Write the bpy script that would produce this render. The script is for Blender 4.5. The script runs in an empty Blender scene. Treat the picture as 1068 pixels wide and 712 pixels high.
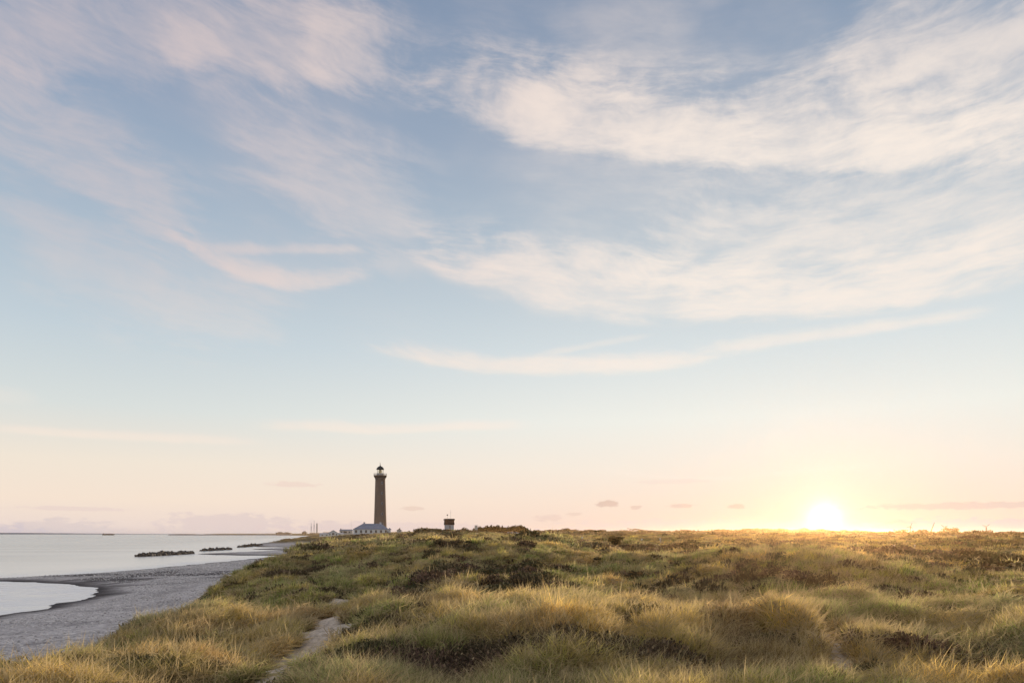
import bpy, bmesh, math, random
import numpy as np
from mathutils import Vector, Matrix
PI = math.pi
R = math.radians
C = bpy.context.scene.collection
random.seed(7)
rng = np.random.default_rng(11)
F = 712.0            # focal length over a 1068 wide frame
EYE = 8.0            # eye height above the sea
SUN_AZ = 24.6        # degrees to the right of +Y
SUN_EL = 3.6

# ------------------------------------------------------------------ noise
def _hash(ix, iy, seed):
    h = (ix.astype(np.int64) * 374761393 + iy.astype(np.int64) * 668265263 + seed * 974634777) & 0xFFFFFFFF
    h = ((h ^ (h >> 13)) * 1274126177) & 0xFFFFFFFF
    h = (h ^ (h >> 16)) & 0xFFFFFFFF
    return h / 4294967295.0
def vnoise(x, y, seed=0):
    ix = np.floor(x); iy = np.floor(y); fx = x - ix; fy = y - iy
    ang = lambda a, b: _hash(a, b, seed) * 2 * PI
    def g(a, b):
        t = ang(ix + a, iy + b)
        return np.cos(t) * (fx - a) + np.sin(t) * (fy - b)
    u = fx * fx * fx * (fx * (fx * 6 - 15) + 10); v = fy * fy * fy * (fy * (fy * 6 - 15) + 10)
    n = (g(0, 0) * (1 - u) + g(1, 0) * u) * (1 - v) + (g(0, 1) * (1 - u) + g(1, 1) * u) * v
    return n * 1.41
def fbm(x, y, seed=0, octs=4):
    s = 0; a = 1; t = 0
    for i in range(octs):
        s = s + a * vnoise(x * 2 ** i + 17.3 * i, y * 2 ** i - 9.1 * i, seed + i); t += a; a *= .5
    return s / t * 1.5
def sstep(a, b, x):
    if np.ndim(a) == 0 and np.ndim(b) == 0 and a > b: return 1 - sstep(b, a, x)
    t = np.clip((x - a) / (b - a), 0, 1); return t * t * (3 - 2 * t)

# ------------------------------------------------------------------ lie of the land
def G(px, py, z=0.0):
    d = (EYE - z) * F / (py - 556.0)
    return ((px - 534) / F * d, d)
def A(px, d):
    return ((px - 534) / F * d, d)
SHORE = [(-70, -400), (-58, 20), G(0, 643), G(50, 633), G(85, 625), G(101, 620.5), G(93, 612.5), G(65, 608.6), G(35, 607), G(0, 606.2),
         (-103, 111), (-112, 113), (-108, 118), G(0, 602.8), G(50, 600.5), G(100, 597.5), G(150, 593.5), G(200, 588.5), G(250, 583.8), G(285, 580.2), G(299, 579.2),
         G(250, 578.9), G(212, 578.0), G(204, 577.4), G(240, 576.2), G(300, 574.6), G(300, 573.8), G(266, 572.7), G(262, 572.3), G(300, 571.3), G(302, 570.4), G(270, 570.2),
         G(262, 569), G(268, 567), G(285, 564.6), G(303, 562.4), G(318, 560.6), G(333, 559.3), G(322, 558.4), G(300, 557.95),
         (-1200, 3400), (-3400, 7400), (9000, 7400), (9000, -400)]
SHORE = np.array(SHORE)
def shore_sd(x, y):
    d2 = np.full(x.shape, 1e18); inside = np.zeros(x.shape, bool)
    n = len(SHORE)
    for i in range(n):
        ax, ay = SHORE[i]; bx, by = SHORE[(i + 1) % n]
        ex, ey = bx - ax, by - ay
        t = np.clip(((x - ax) * ex + (y - ay) * ey) / (ex * ex + ey * ey), 0, 1)
        dx = x - ax - t * ex; dy = y - ay - t * ey
        d2 = np.minimum(d2, dx * dx + dy * dy)
        cond = ((ay > y) != (by > y))
        xi = ax + (y - ay) / (ey if ey != 0 else 1e-9) * ex
        inside ^= cond & (x < xi)
    return np.where(inside, 1, -1) * np.sqrt(d2)
def W(d): return d * (1 + .62 * math.exp(-(d / 45) ** 1.3))
EDGE = np.array([(-400, -9), (0, -9.6), (12, -10.2), (16, -11.2), (20, -11.9), (24.4, -12.9), (31, -14.4), (42, -17.2), (58, -21.8), (93, -28.3), (154, -37.5), (250, -56), (350, -82), (420, -104), (475, -160), (600, -200), (1200, -345), (2200, -640), (8000, -3500)], float)
# (px, distance, z) of the dune surface
CP = [(-1, 8, 6.2), (0, 13, 5.9), (100, 8, 6.2), (130, 16, 5.6), (300, 8, 6.15), (300, 13, 5.75), (500, 8, 6.25), (700, 8, 6.25), (900, 8, 6.15), (1068, 8, 6.1),
      (200, 26, 5.2), (270, 42, 5.4), (345, 17, 5.65), (370, 25, 5.45), (430, 20, 5.75), (500, 31, 5.9), (600, 22, 5.75), (700, 17, 5.9), (800, 15, 6.0), (900, 17, 6.05), (1068, 16, 6.2), (1000, 26, 5.8),
      (310, 75, 6.3), (360, 60, 6.1), (420, 50, 6.1), (450, 90, 6.5), (560, 62, 6.95), (600, 58, 6.6), (650, 48, 5.7), (620, 95, 5.2), (680, 105, 5.2), (740, 60, 6.1), (800, 40, 6.75), (860, 38, 6.75), (940, 38, 6.25), (1000, 45, 5.2), (1068, 45, 5.3),
      (800, 100, 5.6), (900, 100, 5.4), (980, 150, 5.5), (1068, 150, 5.3), (1020, 90, 4.9), (760, 180, 6.3), (640, 200, 6.5),
      (380, 200, 6.0), (340, 200, 4.8), (320, 300, 3.0), (420, 260, 6.7), (380, 420, 8.0), (400, 460, 8.4), (430, 330, 7.3), (468, 300, 9.2), (490, 290, 8.6), (505, 330, 6.5), (520, 650, 6.3), (530, 420, 7.0), (525, 300, 5.7), (450, 620, 7.0),
      (345, 520, 5.5), (320, 600, 3.0), (290, 520, 2.0), (340, 900, 4.0), (320, 2000, 3.5), (400, 1200, 5.0),
      (600, 480, 8.7), (680, 500, 8.7), (560, 440, 7.9), (780, 560, 9.3), (860, 500, 9.2), (940, 420, 6.9), (1000, 520, 6.3), (1068, 300, 7.2), (1000, 260, 6.4), (900, 250, 6.6), (700, 300, 6.9),
      (600, 1200, 7.0), (900, 1200, 7.0), (1300, 400, 7.2), (1300, 60, 5.6), (1300, 20, 6.1), (-300, 10, 6.0), (900, 4000, 6.0), (500, 4000, 6.0), (1400, 4000, 6)]
def lp(x, y):
    d = np.maximum(np.sqrt(x * x + np.maximum(y, 3.0) ** 2), 3.0)
    az = np.arctan2(x, np.maximum(y, 3.0))
    return az * 2.2, np.log(d)
CP = [(p[0], W(p[1]), 8 - (8 - p[2]) * W(p[1]) / p[1]) for p in CP] + [(-300, 6.5, 5.3), (150, 7, 5.15), (400, 7, 5.1), (650, 7, 5.15), (900, 7, 5.1), (1300, 6.5, 5.2), (534, 3, 5.3)]
_cx = np.array([A(p[0], p[1]) for p in CP]); _ca, _cl = lp(_cx[:, 0], _cx[:, 1]); _cz = np.array([p[2] for p in CP])
def _k(r): return np.exp(-(r / .42) ** 2)
def _fit():
    r = np.hypot(_ca[:, None] - _ca[None], _cl[:, None] - _cl[None])
    K = _k(r) + np.eye(len(_cz)) * .08
    P = np.stack([np.ones_like(_ca), _ca, _cl], 1)
    co, *_ = np.linalg.lstsq(P, _cz, rcond=None)
    co = co * 0; co[0] = 6.2
    w = np.linalg.solve(K, _cz - P @ co)
    return co, w
_co, _w = _fit()
def plateau(x, y):
    a, l = lp(x, y)
    z = _co[0] + 0 * a
    for i in range(len(_w)):
        z = z + _w[i] * _k(np.hypot(a - _ca[i], l - _cl[i]))
    return z
def path_mask(x, y):
    m = np.zeros(x.shape)
    P1 = [(-2.4, 3), A(278, 13), A(296, 17), A(318, 21), A(340, 24), A(346, 26)]; P6 = [A(352, 35), A(362, 37)]
    P2 = [(5.2, 5), A(880, 13), A(862, 18), A(858, 21)]
    P4 = [A(950, 104), A(974, 101)]; P5 = [A(1006, 98), A(1038, 96)]
    P3 = [A(440, 215), A(470, 195), A(500, 210), A(512, 260)]
    for P, w in ((P6, .8), (P1, .98), (P2, .38), (P3, 1.0), (P4, 1.0), (P5, .8)):
        d2 = np.full(x.shape, 1e9)
        for (ax, ay), (bx, by) in zip(P[:-1], P[1:]):
            ex, ey = bx - ax, by - ay
            t = np.clip(((x - ax) * ex + (y - ay) * ey) / (ex * ex + ey * ey), 0, 1)
            d2 = np.minimum(d2, (x - ax - t * ex) ** 2 + (y - ay - t * ey) ** 2)
        dd = np.sqrt(d2) + .8 * w * vnoise(x * .9, y * .9, 91) + .5 * w * vnoise(x * .3, y * .3, 92)
        m = np.maximum(m, 1 - sstep(w * .55, w * 1.25, dd))
    return m
def height(x, y, full=False):
    sd = shore_sd(x, y); sd = sd + np.clip(1 - np.abs(sd) / 12, 0, 1) * (1.5 * vnoise(x / 7, y / 7, 13) + .6 * vnoise(x / 2.2, y / 2.2, 14)) * np.where(y < 300, 1, .3)
    e = x - np.interp(y, EDGE[:, 0], EDGE[:, 1])
    e = e + 1.6 * vnoise(x * .12, y * .12, 5) + .5 * vnoise(x * .5, y * .5, 6)
    dist = np.hypot(x, y)
    beach = np.where(sd > 0, 2.0 * (1 - np.exp(-np.maximum(sd, 0) * .035)), np.maximum(sd * .08, -3))
    beach = beach + .05 * vnoise(x * .15, y * .15, 8) * sstep(0, 8, sd)
    wid = 6 + dist * .03
    du = sstep(-wid, wid * .35, e) * sstep(2, 14, sd)
    hum = .26 * vnoise(x / 1.7, y / 1.9, 20) * sstep(3, 8, dist) + .30 * vnoise(x / 3.2, y / 3.4, 21) + .62 * vnoise(x / 6.5, y / 7.5, 22) * sstep(6, 22, dist)
    hum = hum + 1.9 * (np.abs(vnoise(x / 24, y / 24, 23)) - .25) * sstep(25, 90, dist)
    hum = hum + 1.4 * vnoise(x / 75, y / 90, 24) * sstep(130, 500, dist)
    pxx = 534 + F * x / np.maximum(y, 1)
    low = np.minimum(sstep(-40, 40, x + .36 * y) * .75 + .25, 1 - .75 * sstep(300, 350, pxx) * (1 - sstep(425, 450, pxx)) * sstep(90, 160, dist) * (1 - sstep(700, 900, dist)))
    low = np.minimum(low, 1 - .85 * sstep(500, 515, pxx) * (1 - sstep(550, 565, pxx)) * sstep(110, 150, dist))
    z = beach + du * (plateau(x, y) + hum * np.where(dist > 90, low, 1) - beach)
    pm = path_mask(x, y) * du
    z = z - .10 * pm
    for px_, d_, a_, w_, l_ in BUMPS:
        cx, cy = A(px_, d_); z = z + a_ * du * np.exp(-((x - cx) / w_) ** 2 - ((y - cy) / l_) ** 2)
    if full: return z, sd, e, du, pm
    return z
BUMPS = [(572, 80, 1.0, 5.5, 5), (318, 92, .7, 3.5, 6), (1015, 140, 1.1, 16, 9)]
def hz(x, y): return float(height(np.array([x], float), np.array([y], float))[0])

# patches of dark heather and crowberry: px, distance, half width, half depth, strength
HP = [(1000, 470, 130, 70, 1), (640, 470, 130, 45, .85), (800, 500, 60, 40, .7), (505, 31, 3.6, 5.5, 1), (450, 27, 1.6, 2, .7), (560, 24, 1.3, 1.6, .8), (430, 21.5, .45, .5, .9), (487, 20, 1.0, .6, 1), (640, 21, 2.0, 1.1, .9), (590, 20, 1.4, .8, .9),
      (650, 100, 17, 17, 1), (720, 30, 1.6, 2, .8), (760, 24, 1.5, 1.2, .7), (770, 14, .9, .8, .9), (372, 9.6, .9, .9, .95), (450, 9.0, .9, .5, .95), (520, 9.3, 1.0, .5, 1), (610, 9.0, 1.2, .45, .95), (700, 11.5, 1.0, .5, .9), (680, 8.6, .8, .35, .9), (820, 10.5, .9, .4, .85), (930, 10.2, 1.2, .4, .9), (150, 9.2, .8, .5, .8), (30, 9.5, 1.0, .6, .9), (230, 12, .6, .6, .8),
      (960, 60, 4, 4, 1), (1015, 72, 6, 6, 1), (1000, 40, 3, 2, .9), (1060, 44, 4, 3, .9), (940, 90, 8, 8, .9), (830, 120, 9, 9, .7), (780, 28, 1.7, 1.4, .6), (900, 14, .8, .6, .7), (1010, 9, 1.6, .6, .8), (860, 22, 1.5, 1.2, .6),
      (470, 230, 14, 20, .8), (440, 90, 6, 5, .6), (320, 45, 2, 3, .6), (300, 30, 1.2, 1.2, .7), (540, 75, 5, 5, .7), (620, 300, 40, 40, .8), (700, 240, 22, 20, .7),
      (740, 260, 20, 20, .7), (1040, 300, 60, 60, .9), (950, 330, 40, 50, .8), (60, 11, 1.0, .8, .7), (190, 14, 1, 1, .6), (480, 60, 4, 4, .6), (400, 14, .9, .7, .6), (800, 70, 6, 6, .4)]
HP = [(p[0], W(p[1]), p[2] * W(p[1]) / p[1], p[3] * W(p[1]) / p[1], p[4]) for p in HP]
def heather(x, y):
    m = np.zeros(x.shape)
    dist = np.hypot(x, y)
    s = 1 / np.maximum(dist * .07, .6)
    wx = vnoise(x / 1.7, y / 1.7, 51) * .4 + vnoise(x / 6, y / 6, 53) * np.clip(dist / 30, 0, 1) * 2
    wy = vnoise(x / 1.7, y / 1.7, 52) * .4 + vnoise(x / 6, y / 6, 54) * np.clip(dist / 30, 0, 1) * 2
    for px, d, a, b, st in HP:
        cx, cy = A(px, d)
        q = np.hypot((x + wx - cx) / a, (y + wy - cy) / b)
        m = np.maximum(m, st * (1 - sstep(.65, 1.15, q)))
    g = sstep(.32, .55, fbm(x / 14, y / 14, 61, 4)) * sstep(60, 140, dist) * .7
    g2 = sstep(.34, .52, fbm(x / 2.6, y / 2.6, 63, 3)) * .8
    px = 534 + F * x / np.maximum(y, 1)
    lit = 1 - .85 * sstep(200, 330, dist) * (1 - sstep(425, 450, px))
    lit = lit * (1 - np.exp(-((x - A(572, 80)[0]) / 6) ** 2 - ((y - 80) / 6) ** 2)) * (1 - .8 * sstep(500, 515, px) * (1 - sstep(550, 565, px)) * sstep(110, 150, dist))
    return np.maximum(np.maximum(m, g), g2) * lit
def grass_tint(x, y, h):
    n1 = fbm(x / 5.0, y / 7.0, 71, 4); n2 = fbm(x / 1.3, y / 1.3, 72, 3); n3 = fbm(x / 30, y / 30, 73, 3)
    dist = np.hypot(x, y); px = 534 + F * x / np.maximum(y, 1)
    gold = np.array([.44, .31, .12]); green = np.array([.175, .205, .065]); straw = np.array([.52, .40, .24]); grey = np.array([.24, .25, .15]); rust = np.array([.33, .20, .11])
    t = np.clip(.42 + 1.35 * n1 + .5 * n3, 0, 1)[:, None]
    c = green * (1 - t) + gold * t
    t = (sstep(.15, .7, n2) * .75)[:, None]; c = c * (1 - t) + straw * t
    t = (sstep(.1, .6, fbm(x / 9, y / 9, 74, 3)) * .8)[:, None]; c = c * (1 - t) + grey * t
    t = (sstep(.15, .6, fbm(x / 3.5, y / 3.5, 75, 3)) * .65)[:, None]; c = c * (1 - t) + rust * t
    n0 = vnoise(x / 1.7, y / 1.9, 20) + .8 * vnoise(x / 3.2, y / 3.4, 21)  # relief noise: shade of hollows and brightness of crests put into the tint
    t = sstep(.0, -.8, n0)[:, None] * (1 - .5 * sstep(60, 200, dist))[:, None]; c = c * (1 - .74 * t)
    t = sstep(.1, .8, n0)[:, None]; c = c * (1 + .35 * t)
    for px_, d_, a_, w_, l_ in BUMPS:
        cx, cy = A(px_, d_); t = np.exp(-((x - cx) / w_) ** 2 - ((y - cy) / l_) ** 2)[:, None] * .75; c = c * (1 - t) + np.array([.24, .27, .13]) * t
    return c * np.array([1.72, 1.76, 1.32])

# ------------------------------------------------------------------ node helpers
class V:
    def __init__(s, nt, sock): s.nt, s.s = nt, sock
    def _m(s, op, *a):
        n = s.nt.nodes.new('ShaderNodeMath'); n.operation = op
        for i, v in enumerate((s,) + a):
            if isinstance(v, V): s.nt.links.new(v.s, n.inputs[i])
            else: n.inputs[i].default_value = v
        return V(s.nt, n.outputs[0])
    def __add__(s, o): return s._m('ADD', o)
    __radd__ = __add__
    def __sub__(s, o): return s._m('SUBTRACT', o)
    def __rsub__(s, o): return (s * -1) + o
    def __mul__(s, o): return s._m('MULTIPLY', o)
    __rmul__ = __mul__
    def __truediv__(s, o): return s._m('DIVIDE', o)
    def f(s, op, *a): return s._m(op, *a)
    def clamp(s): return s._m('ADD', 0.0)._clamp()
    def _clamp(s): s.s.node.use_clamp = True; return s
    def smooth(s, a, b, lo=0.0, hi=1.0):
        n = s.nt.nodes.new('ShaderNodeMapRange'); n.interpolation_type = 'SMOOTHSTEP'
        s.nt.links.new(s.s, n.inputs[0])
        for i, v in enumerate((a, b, lo, hi)): n.inputs[i + 1].default_value = v
        return V(s.nt, n.outputs[0])
def lin(c):
    return tuple(((v / 255) / 12.92 if v / 255 < .04045 else ((v / 255 + .055) / 1.055) ** 2.4) for v in c)
def mixc(nt, f, a, b, mode='MIX'):
    n = nt.nodes.new('ShaderNodeMix'); n.data_type = 'RGBA'; n.blend_type = mode
    for i, v in ((0, f), (6, a), (7, b)):
        if isinstance(v, V): nt.links.new(v.s, n.inputs[i])
        elif isinstance(v, (tuple, list)): n.inputs[i].default_value = tuple(v)[:3] + (1,)
        else: n.inputs[i].default_value = v
    return V(nt, n.outputs[2])
def ramp(nt, f, stops, interp='LINEAR'):
    n = nt.nodes.new('ShaderNodeValToRGB'); n.color_ramp.interpolation = interp
    nt.links.new(f.s, n.inputs[0]); cr = n.color_ramp
    while len(cr.elements) < len(stops): cr.elements.new(.5)
    for e, (p, c) in zip(cr.elements, stops): e.position = p; e.color = tuple(c)[:3] + (1,)
    return V(nt, n.outputs[0])
def comb(nt, x, y, z):
    n = nt.nodes.new('ShaderNodeCombineXYZ')
    for i, v in enumerate((x, y, z)):
        if isinstance(v, V): nt.links.new(v.s, n.inputs[i])
        else: n.inputs[i].default_value = v
    return V(nt, n.outputs[0])
def noise(nt, vec, scale=1, detail=4, rough=.5, dist=0, out=0):
    n = nt.nodes.new('ShaderNodeTexNoise')
    if vec is not None: nt.links.new(vec.s, n.inputs['Vector'])
    n.inputs['Scale'].default_value = scale; n.inputs['Detail'].default_value = detail
    n.inputs['Roughness'].default_value = rough; n.inputs['Distortion'].default_value = dist
    return V(nt, n.outputs[out])

# ------------------------------------------------------------------ world
def make_world():
    w = bpy.data.worlds.new('World'); bpy.context.scene.world = w; w.use_nodes = True
    nt = w.node_tree; nt.nodes.clear()
    tc = nt.nodes.new('ShaderNodeTexCoord')
    sp = nt.nodes.new('ShaderNodeSeparateXYZ'); nt.links.new(tc.outputs['Generated'], sp.inputs[0])
    X, Y, Z = (V(nt, sp.outputs[i]) for i in range(3))
    el = Z.f('ARCSINE') * (180 / PI); az = X.f('ARCTAN2', Y) * (180 / PI)
    def elp(py): return math.degrees(math.atan((556 - py) / F))
    T = lambda py: elp(py) / 60
    t = (el / 60).clamp()
    left = ramp(nt, t, [(0, lin((226, 206, 200))), (T(549), lin((238, 219, 209))), (T(525), lin((247, 228, 210))), (T(490), lin((242, 230, 214))), (T(440), lin((217, 223, 221))), (T(370), lin((194, 208, 217))), (T(270), lin((168, 186, 203))), (T(150), lin((146, 164, 188))), (T(0), lin((126, 146, 174))), (.72, lin((132, 142, 162))), (1, lin((160, 154, 152)))])
    right = ramp(nt, t, [(0, lin((252, 226, 204))), (T(549), lin((248, 220, 202))), (T(525), lin((250, 228, 210))), (T(490), lin((248, 236, 222))), (T(440), lin((241, 241, 233))), (T(370), lin((218, 226, 228))), (T(270), lin((187, 200, 210))), (T(150), lin((157, 172, 191))), (T(0), lin((130, 149, 175))), (.72, lin((135, 145, 165))), (1, lin((160, 154, 152)))])
    saz = (az - SUN_AZ).f('ABSOLUTE')
    sky = mixc(nt, saz.smooth(6, 62, 1, 0), left, right)
    # cirrus: fibres follow one wide arc of the wind, lowest to the right of the lighthouse
    w1 = noise(nt, comb(nt, az * .05, el * .11, 3.1), 1, 3, .5)
    wa = az - 19.5
    wc = el - ((wa * wa + 324).f('SQRT') - 18) * .12 + (w1 - .5) * 5.0
    fib = noise(nt, comb(nt, az * .07 + wc * .05, wc * .42, 0.0), 1, 5, .6, .15)
    puf = noise(nt, comb(nt, az * .22, wc * .42, 7.0), 1, 5, .6, .3)
    fine = noise(nt, comb(nt, az * .30 + wc * .45, wc * 1.3, 5.0), 1, 5, .66, .15)
    broad = noise(nt, comb(nt, az * .045, wc * .09, 9.0), 1, 4, .5, .2)
    texr = (fib * .42 + fine * .22 + puf * .36)
    tex = texr.smooth(.32, .68)
    def stroke(p0, p1, p2, up, dn, st, tx=.8):
        q = []
        for px, py in (p0, p1, p2):
            u = (px - 534) / F; a_ = math.atan(u)
            q.append((math.degrees(a_), math.degrees(math.atan((556 - py) / F * math.cos(a_)))))
        k = 57.3 / F * math.cos(math.radians(q[1][1])) * math.cos(math.radians(q[1][0])) ** 1
        (x0, y0), (x1, y1), (x2, y2) = q
        cx, cy = (x0 + x2) / 2, (y0 + y2) / 2; L = math.hypot(x2 - x0, y2 - y0) / 2
        dx, dy = (x2 - x0) / (2 * L), (y2 - y0) / (2 * L)
        ms = ((x1 - cx) * dx + (y1 - cy) * dy) / L; mt = -(x1 - cx) * dy + (y1 - cy) * dx
        b = mt / max(1 - ms * ms, .1)
        s = ((az - cx) * dx + (el - cy) * dy) / L
        tt = (el - cy) * dx - (az - cx) * dy + (w1 - .5) * 1.6 - (1 - s * s) * b
        au = tt.f('MAXIMUM', 0.0) / (up * k); ad = tt.f('MINIMUM', 0.0) / (dn * k)
        g = (au * au + ad * ad) * -1
        e = g.f('EXPONENT')
        win = (1 - (s.f('ABSOLUTE')).smooth(.45, 1.08))
        ew = e * win
        return ((ew + (tex - .55) * (tx * 1.25) * ew.smooth(0, .35)).smooth(-.02, 1.35)) * st
    S = [((385, 82), (800, 164), (1190, 132), 60, 14, 1.5, .75), ((470, 100), (620, 128), (830, 172), 34, 16, 1.0, .75), ((800, 110), (930, 108), (1250, 70), 80, 50, .6, .85),
         ((390, 250), (700, 324), (1230, 235), 46, 11, 1.5, .75), ((620, 300), (870, 262), (1250, 190), 80, 36, .75, .85), ((420, 262), (560, 312), (740, 330), 20, 12, .6, .6),
         ((350, 352), (560, 383), (800, 362), 11, 7, 1.6, .5), ((700, 372), (860, 352), (1060, 322), 8, 6, .9, .6), ((540, 376), (610, 362), (700, 348), 5, 4, .5, .6),
         ((-160, 15), (160, 45), (470, 60), 70, 40, .62, .7), ((150, 48), (200, 55), (250, 60), 24, 20, .5, .8), ((300, 40), (370, 58), (420, 50), 40, 26, .5, .8),
         ((-60, 60), (80, 165), (230, 265), 50, 36, .5, .8), ((150, 225), (215, 268), (400, 282), 12, 7, 1.0, .7), ((180, 262), (300, 262), (410, 266), 6, 4, .6, .7), ((220, 110), (330, 190), (470, 260), 70, 50, .4, .8),
         ((-40, 170), (130, 300), (330, 330), 50, 44, .35, .8), ((250, 443), (420, 446), (570, 442), 7, 4, 1.3, .4), ((-60, 446), (110, 455), (290, 459), 6, 4, 1.3, .4), ((850, 20), (960, 60), (1200, 30), 80, 60, .5, .8),
         ((-60, 410), (10, 410), (50, 412), 8, 8, .22, .6), ((770, 496), (850, 489), (940, 484), 4, 3, .3, .5), ((610, 488), (720, 497), (800, 497), 3, 3, .3, .5)]
    cl = None
    for a in S:
        v = stroke(*a); cl = v if cl is None else cl + v
    cl = cl + broad.smooth(.40, .72) * el.smooth(12, 26) * (tex * .6 + .4) * .42
    cl = (1 - (cl * -1.15).f('EXPONENT')) * (tex * .28 + .76)
    lc = mixc(nt, el.smooth(9, 22), lin((247, 232, 218)), lin((226, 206, 202)))
    ccol = mixc(nt, saz.smooth(6, 58, 0, 1), lin((253, 240, 228)), lc)
    ccol = mixc(nt, el.smooth(24, 40) * .4, ccol, lin((214, 196, 193)))
    sky = mixc(nt, cl.clamp(), sky, ccol)
    # small low clouds and banks near the horizon
    lo = noise(nt, comb(nt, az * .9, el * 2.2, 2.0), 1, 6, .65)
    def puff(px, py, rw, rh, st, col):
        nonlocal sky
        a = math.degrees(math.atan((px - 534) / F)); e = math.degrees(math.atan((556 - py) / F * math.cos(math.radians(a))))
        k = 57.3 / F * math.cos(math.radians(a))
        k2 = k * math.cos(math.radians(a))
        dx = (az - a) / (rw * k2); dy = (el - e) / (rh * k)
        g = ((dx * dx + dy * dy) * -1).f('EXPONENT')
        m = (g * 1.5 + (lo - .5) * 3.2 * g.smooth(0, .3)).smooth(.35, 1.0) * st
        sky = mixc(nt, m, sky, lin(col))
    pk = (220, 188, 172); lil = (216, 194, 196)
    for a in [(635, 525, 12, 3.6, .7, pk), (663, 529, 6, 2.4, .5, pk), (572, 540, 14, 3.6, .5, (232, 204, 192)), (712, 527, 14, 2.2, .45, pk), (768, 528, 10, 2.4, .5, pk), (600, 536, 9, 2, .3, pk), (430, 530, 12, 2.2, .35, pk), (305, 505, 28, 3, .4, (235, 205, 195)),
              (1010, 527, 130, 3.6, .7, (228, 204, 194)), (880, 546, 60, 4, .35, (232, 208, 202)), (1030, 549, 130, 10, .6, (226, 206, 210)), (936, 547, 18, 6, .6, (222, 192, 190)), (740, 549, 170, 8, .5, (238, 216, 210)),
              (60, 550, 60, 9, .7, (222, 206, 203)), (240, 546, 75, 11, .7, (226, 207, 203)), (-70, 552, 120, 8, .8, (214, 200, 204)), (420, 550, 140, 6, .5, (230, 208, 204)), (75, 530, 60, 2.5, .5, (232, 210, 204)), (345, 548, 40, 5, .5, (226, 206, 202)),
              (700, 502, 40, 2.5, .25, (240, 214, 204))]:
        puff(*a)
    # glow around the low sun
    sd = Vector((math.sin(R(24.6)), math.cos(R(24.6)), 0)) * math.cos(R(1.15)) + Vector((0, 0, math.sin(R(1.15))))
    dp = nt.nodes.new('ShaderNodeVectorMath'); dp.operation = 'DOT_PRODUCT'; nt.links.new(tc.outputs['Generated'], dp.inputs[0]); dp.inputs[1].default_value = sd
    ang = V(nt, dp.outputs['Value']).f('MINIMUM', .9999999).f('ARCCOSINE') * (180 / PI)
    def gl(r, s, p=2.0): return ((ang / r).f('POWER', p) * -1).f('EXPONENT') * s
    g1 = gl(.5, 3.5, 1.1); g2 = gl(1.9, .26, 1.2); g3 = gl(7.0, .012, 1.4)
    def addc(a, f, col):
        n = nt.nodes.new('ShaderNodeVectorMath'); n.operation = 'SCALE'; n.inputs[0].default_value = col; nt.links.new(f.s, n.inputs['Scale'])
        m = nt.nodes.new('ShaderNodeVectorMath'); m.operation = 'ADD'; nt.links.new(a.s, m.inputs[0]); nt.links.new(n.outputs[0], m.inputs[1])
        return V(nt, m.outputs[0])
    sky = addc(sky, g1, (1, .93, .7)); sky = addc(sky, g2, (1, .68, .4)); sky = addc(sky, g3, (1, .5, .3))
    # the physical sky adds its own blue and warm tones under the haze
    ni = nt.nodes.new('ShaderNodeTexSky'); ni.sky_type = 'NISHITA'; ni.sun_disc = False
    ni.sun_elevation = R(SUN_EL); ni.sun_rotation = R(SUN_AZ)
    bri = el.smooth(42, 75, 1, 2.35)  # added boost of the unseen overhead sky, to brighten the ground
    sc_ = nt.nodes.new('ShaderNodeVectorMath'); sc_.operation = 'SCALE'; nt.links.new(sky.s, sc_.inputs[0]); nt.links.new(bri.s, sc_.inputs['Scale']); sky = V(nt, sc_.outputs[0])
    below = el.smooth(-6, -.3)
    sky = mixc(nt, below, (.16, .14, .10), sky)
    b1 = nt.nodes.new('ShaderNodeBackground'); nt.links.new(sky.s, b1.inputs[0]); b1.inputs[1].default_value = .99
    b2 = nt.nodes.new('ShaderNodeBackground'); nt.links.new(ni.outputs[0], b2.inputs[0]); b2.inputs[1].default_value = .0008
    ad = nt.nodes.new('ShaderNodeAddShader'); nt.links.new(b1.outputs[0], ad.inputs[0]); nt.links.new(b2.outputs[0], ad.inputs[1])
    o = nt.nodes.new('ShaderNodeOutputWorld'); nt.links.new(ad.outputs[0], o.inputs[0])
    w.cycles.sampling_method = 'MANUAL'; w.cycles.sample_map_resolution = 512
make_world()
sun = bpy.data.lights.new('sun', 'SUN'); sun.energy = 5.0; sun.angle = R(.6); sun.color = (1, .77, .52)
so = bpy.data.objects.new('sun', sun); C.objects.link(so)
dv = Vector((math.sin(R(SUN_AZ)) * math.cos(R(SUN_EL)), math.cos(R(SUN_AZ)) * math.cos(R(SUN_EL)), math.sin(R(SUN_EL))))
so.rotation_euler = dv.to_track_quat('Z', 'Y').to_euler()

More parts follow.
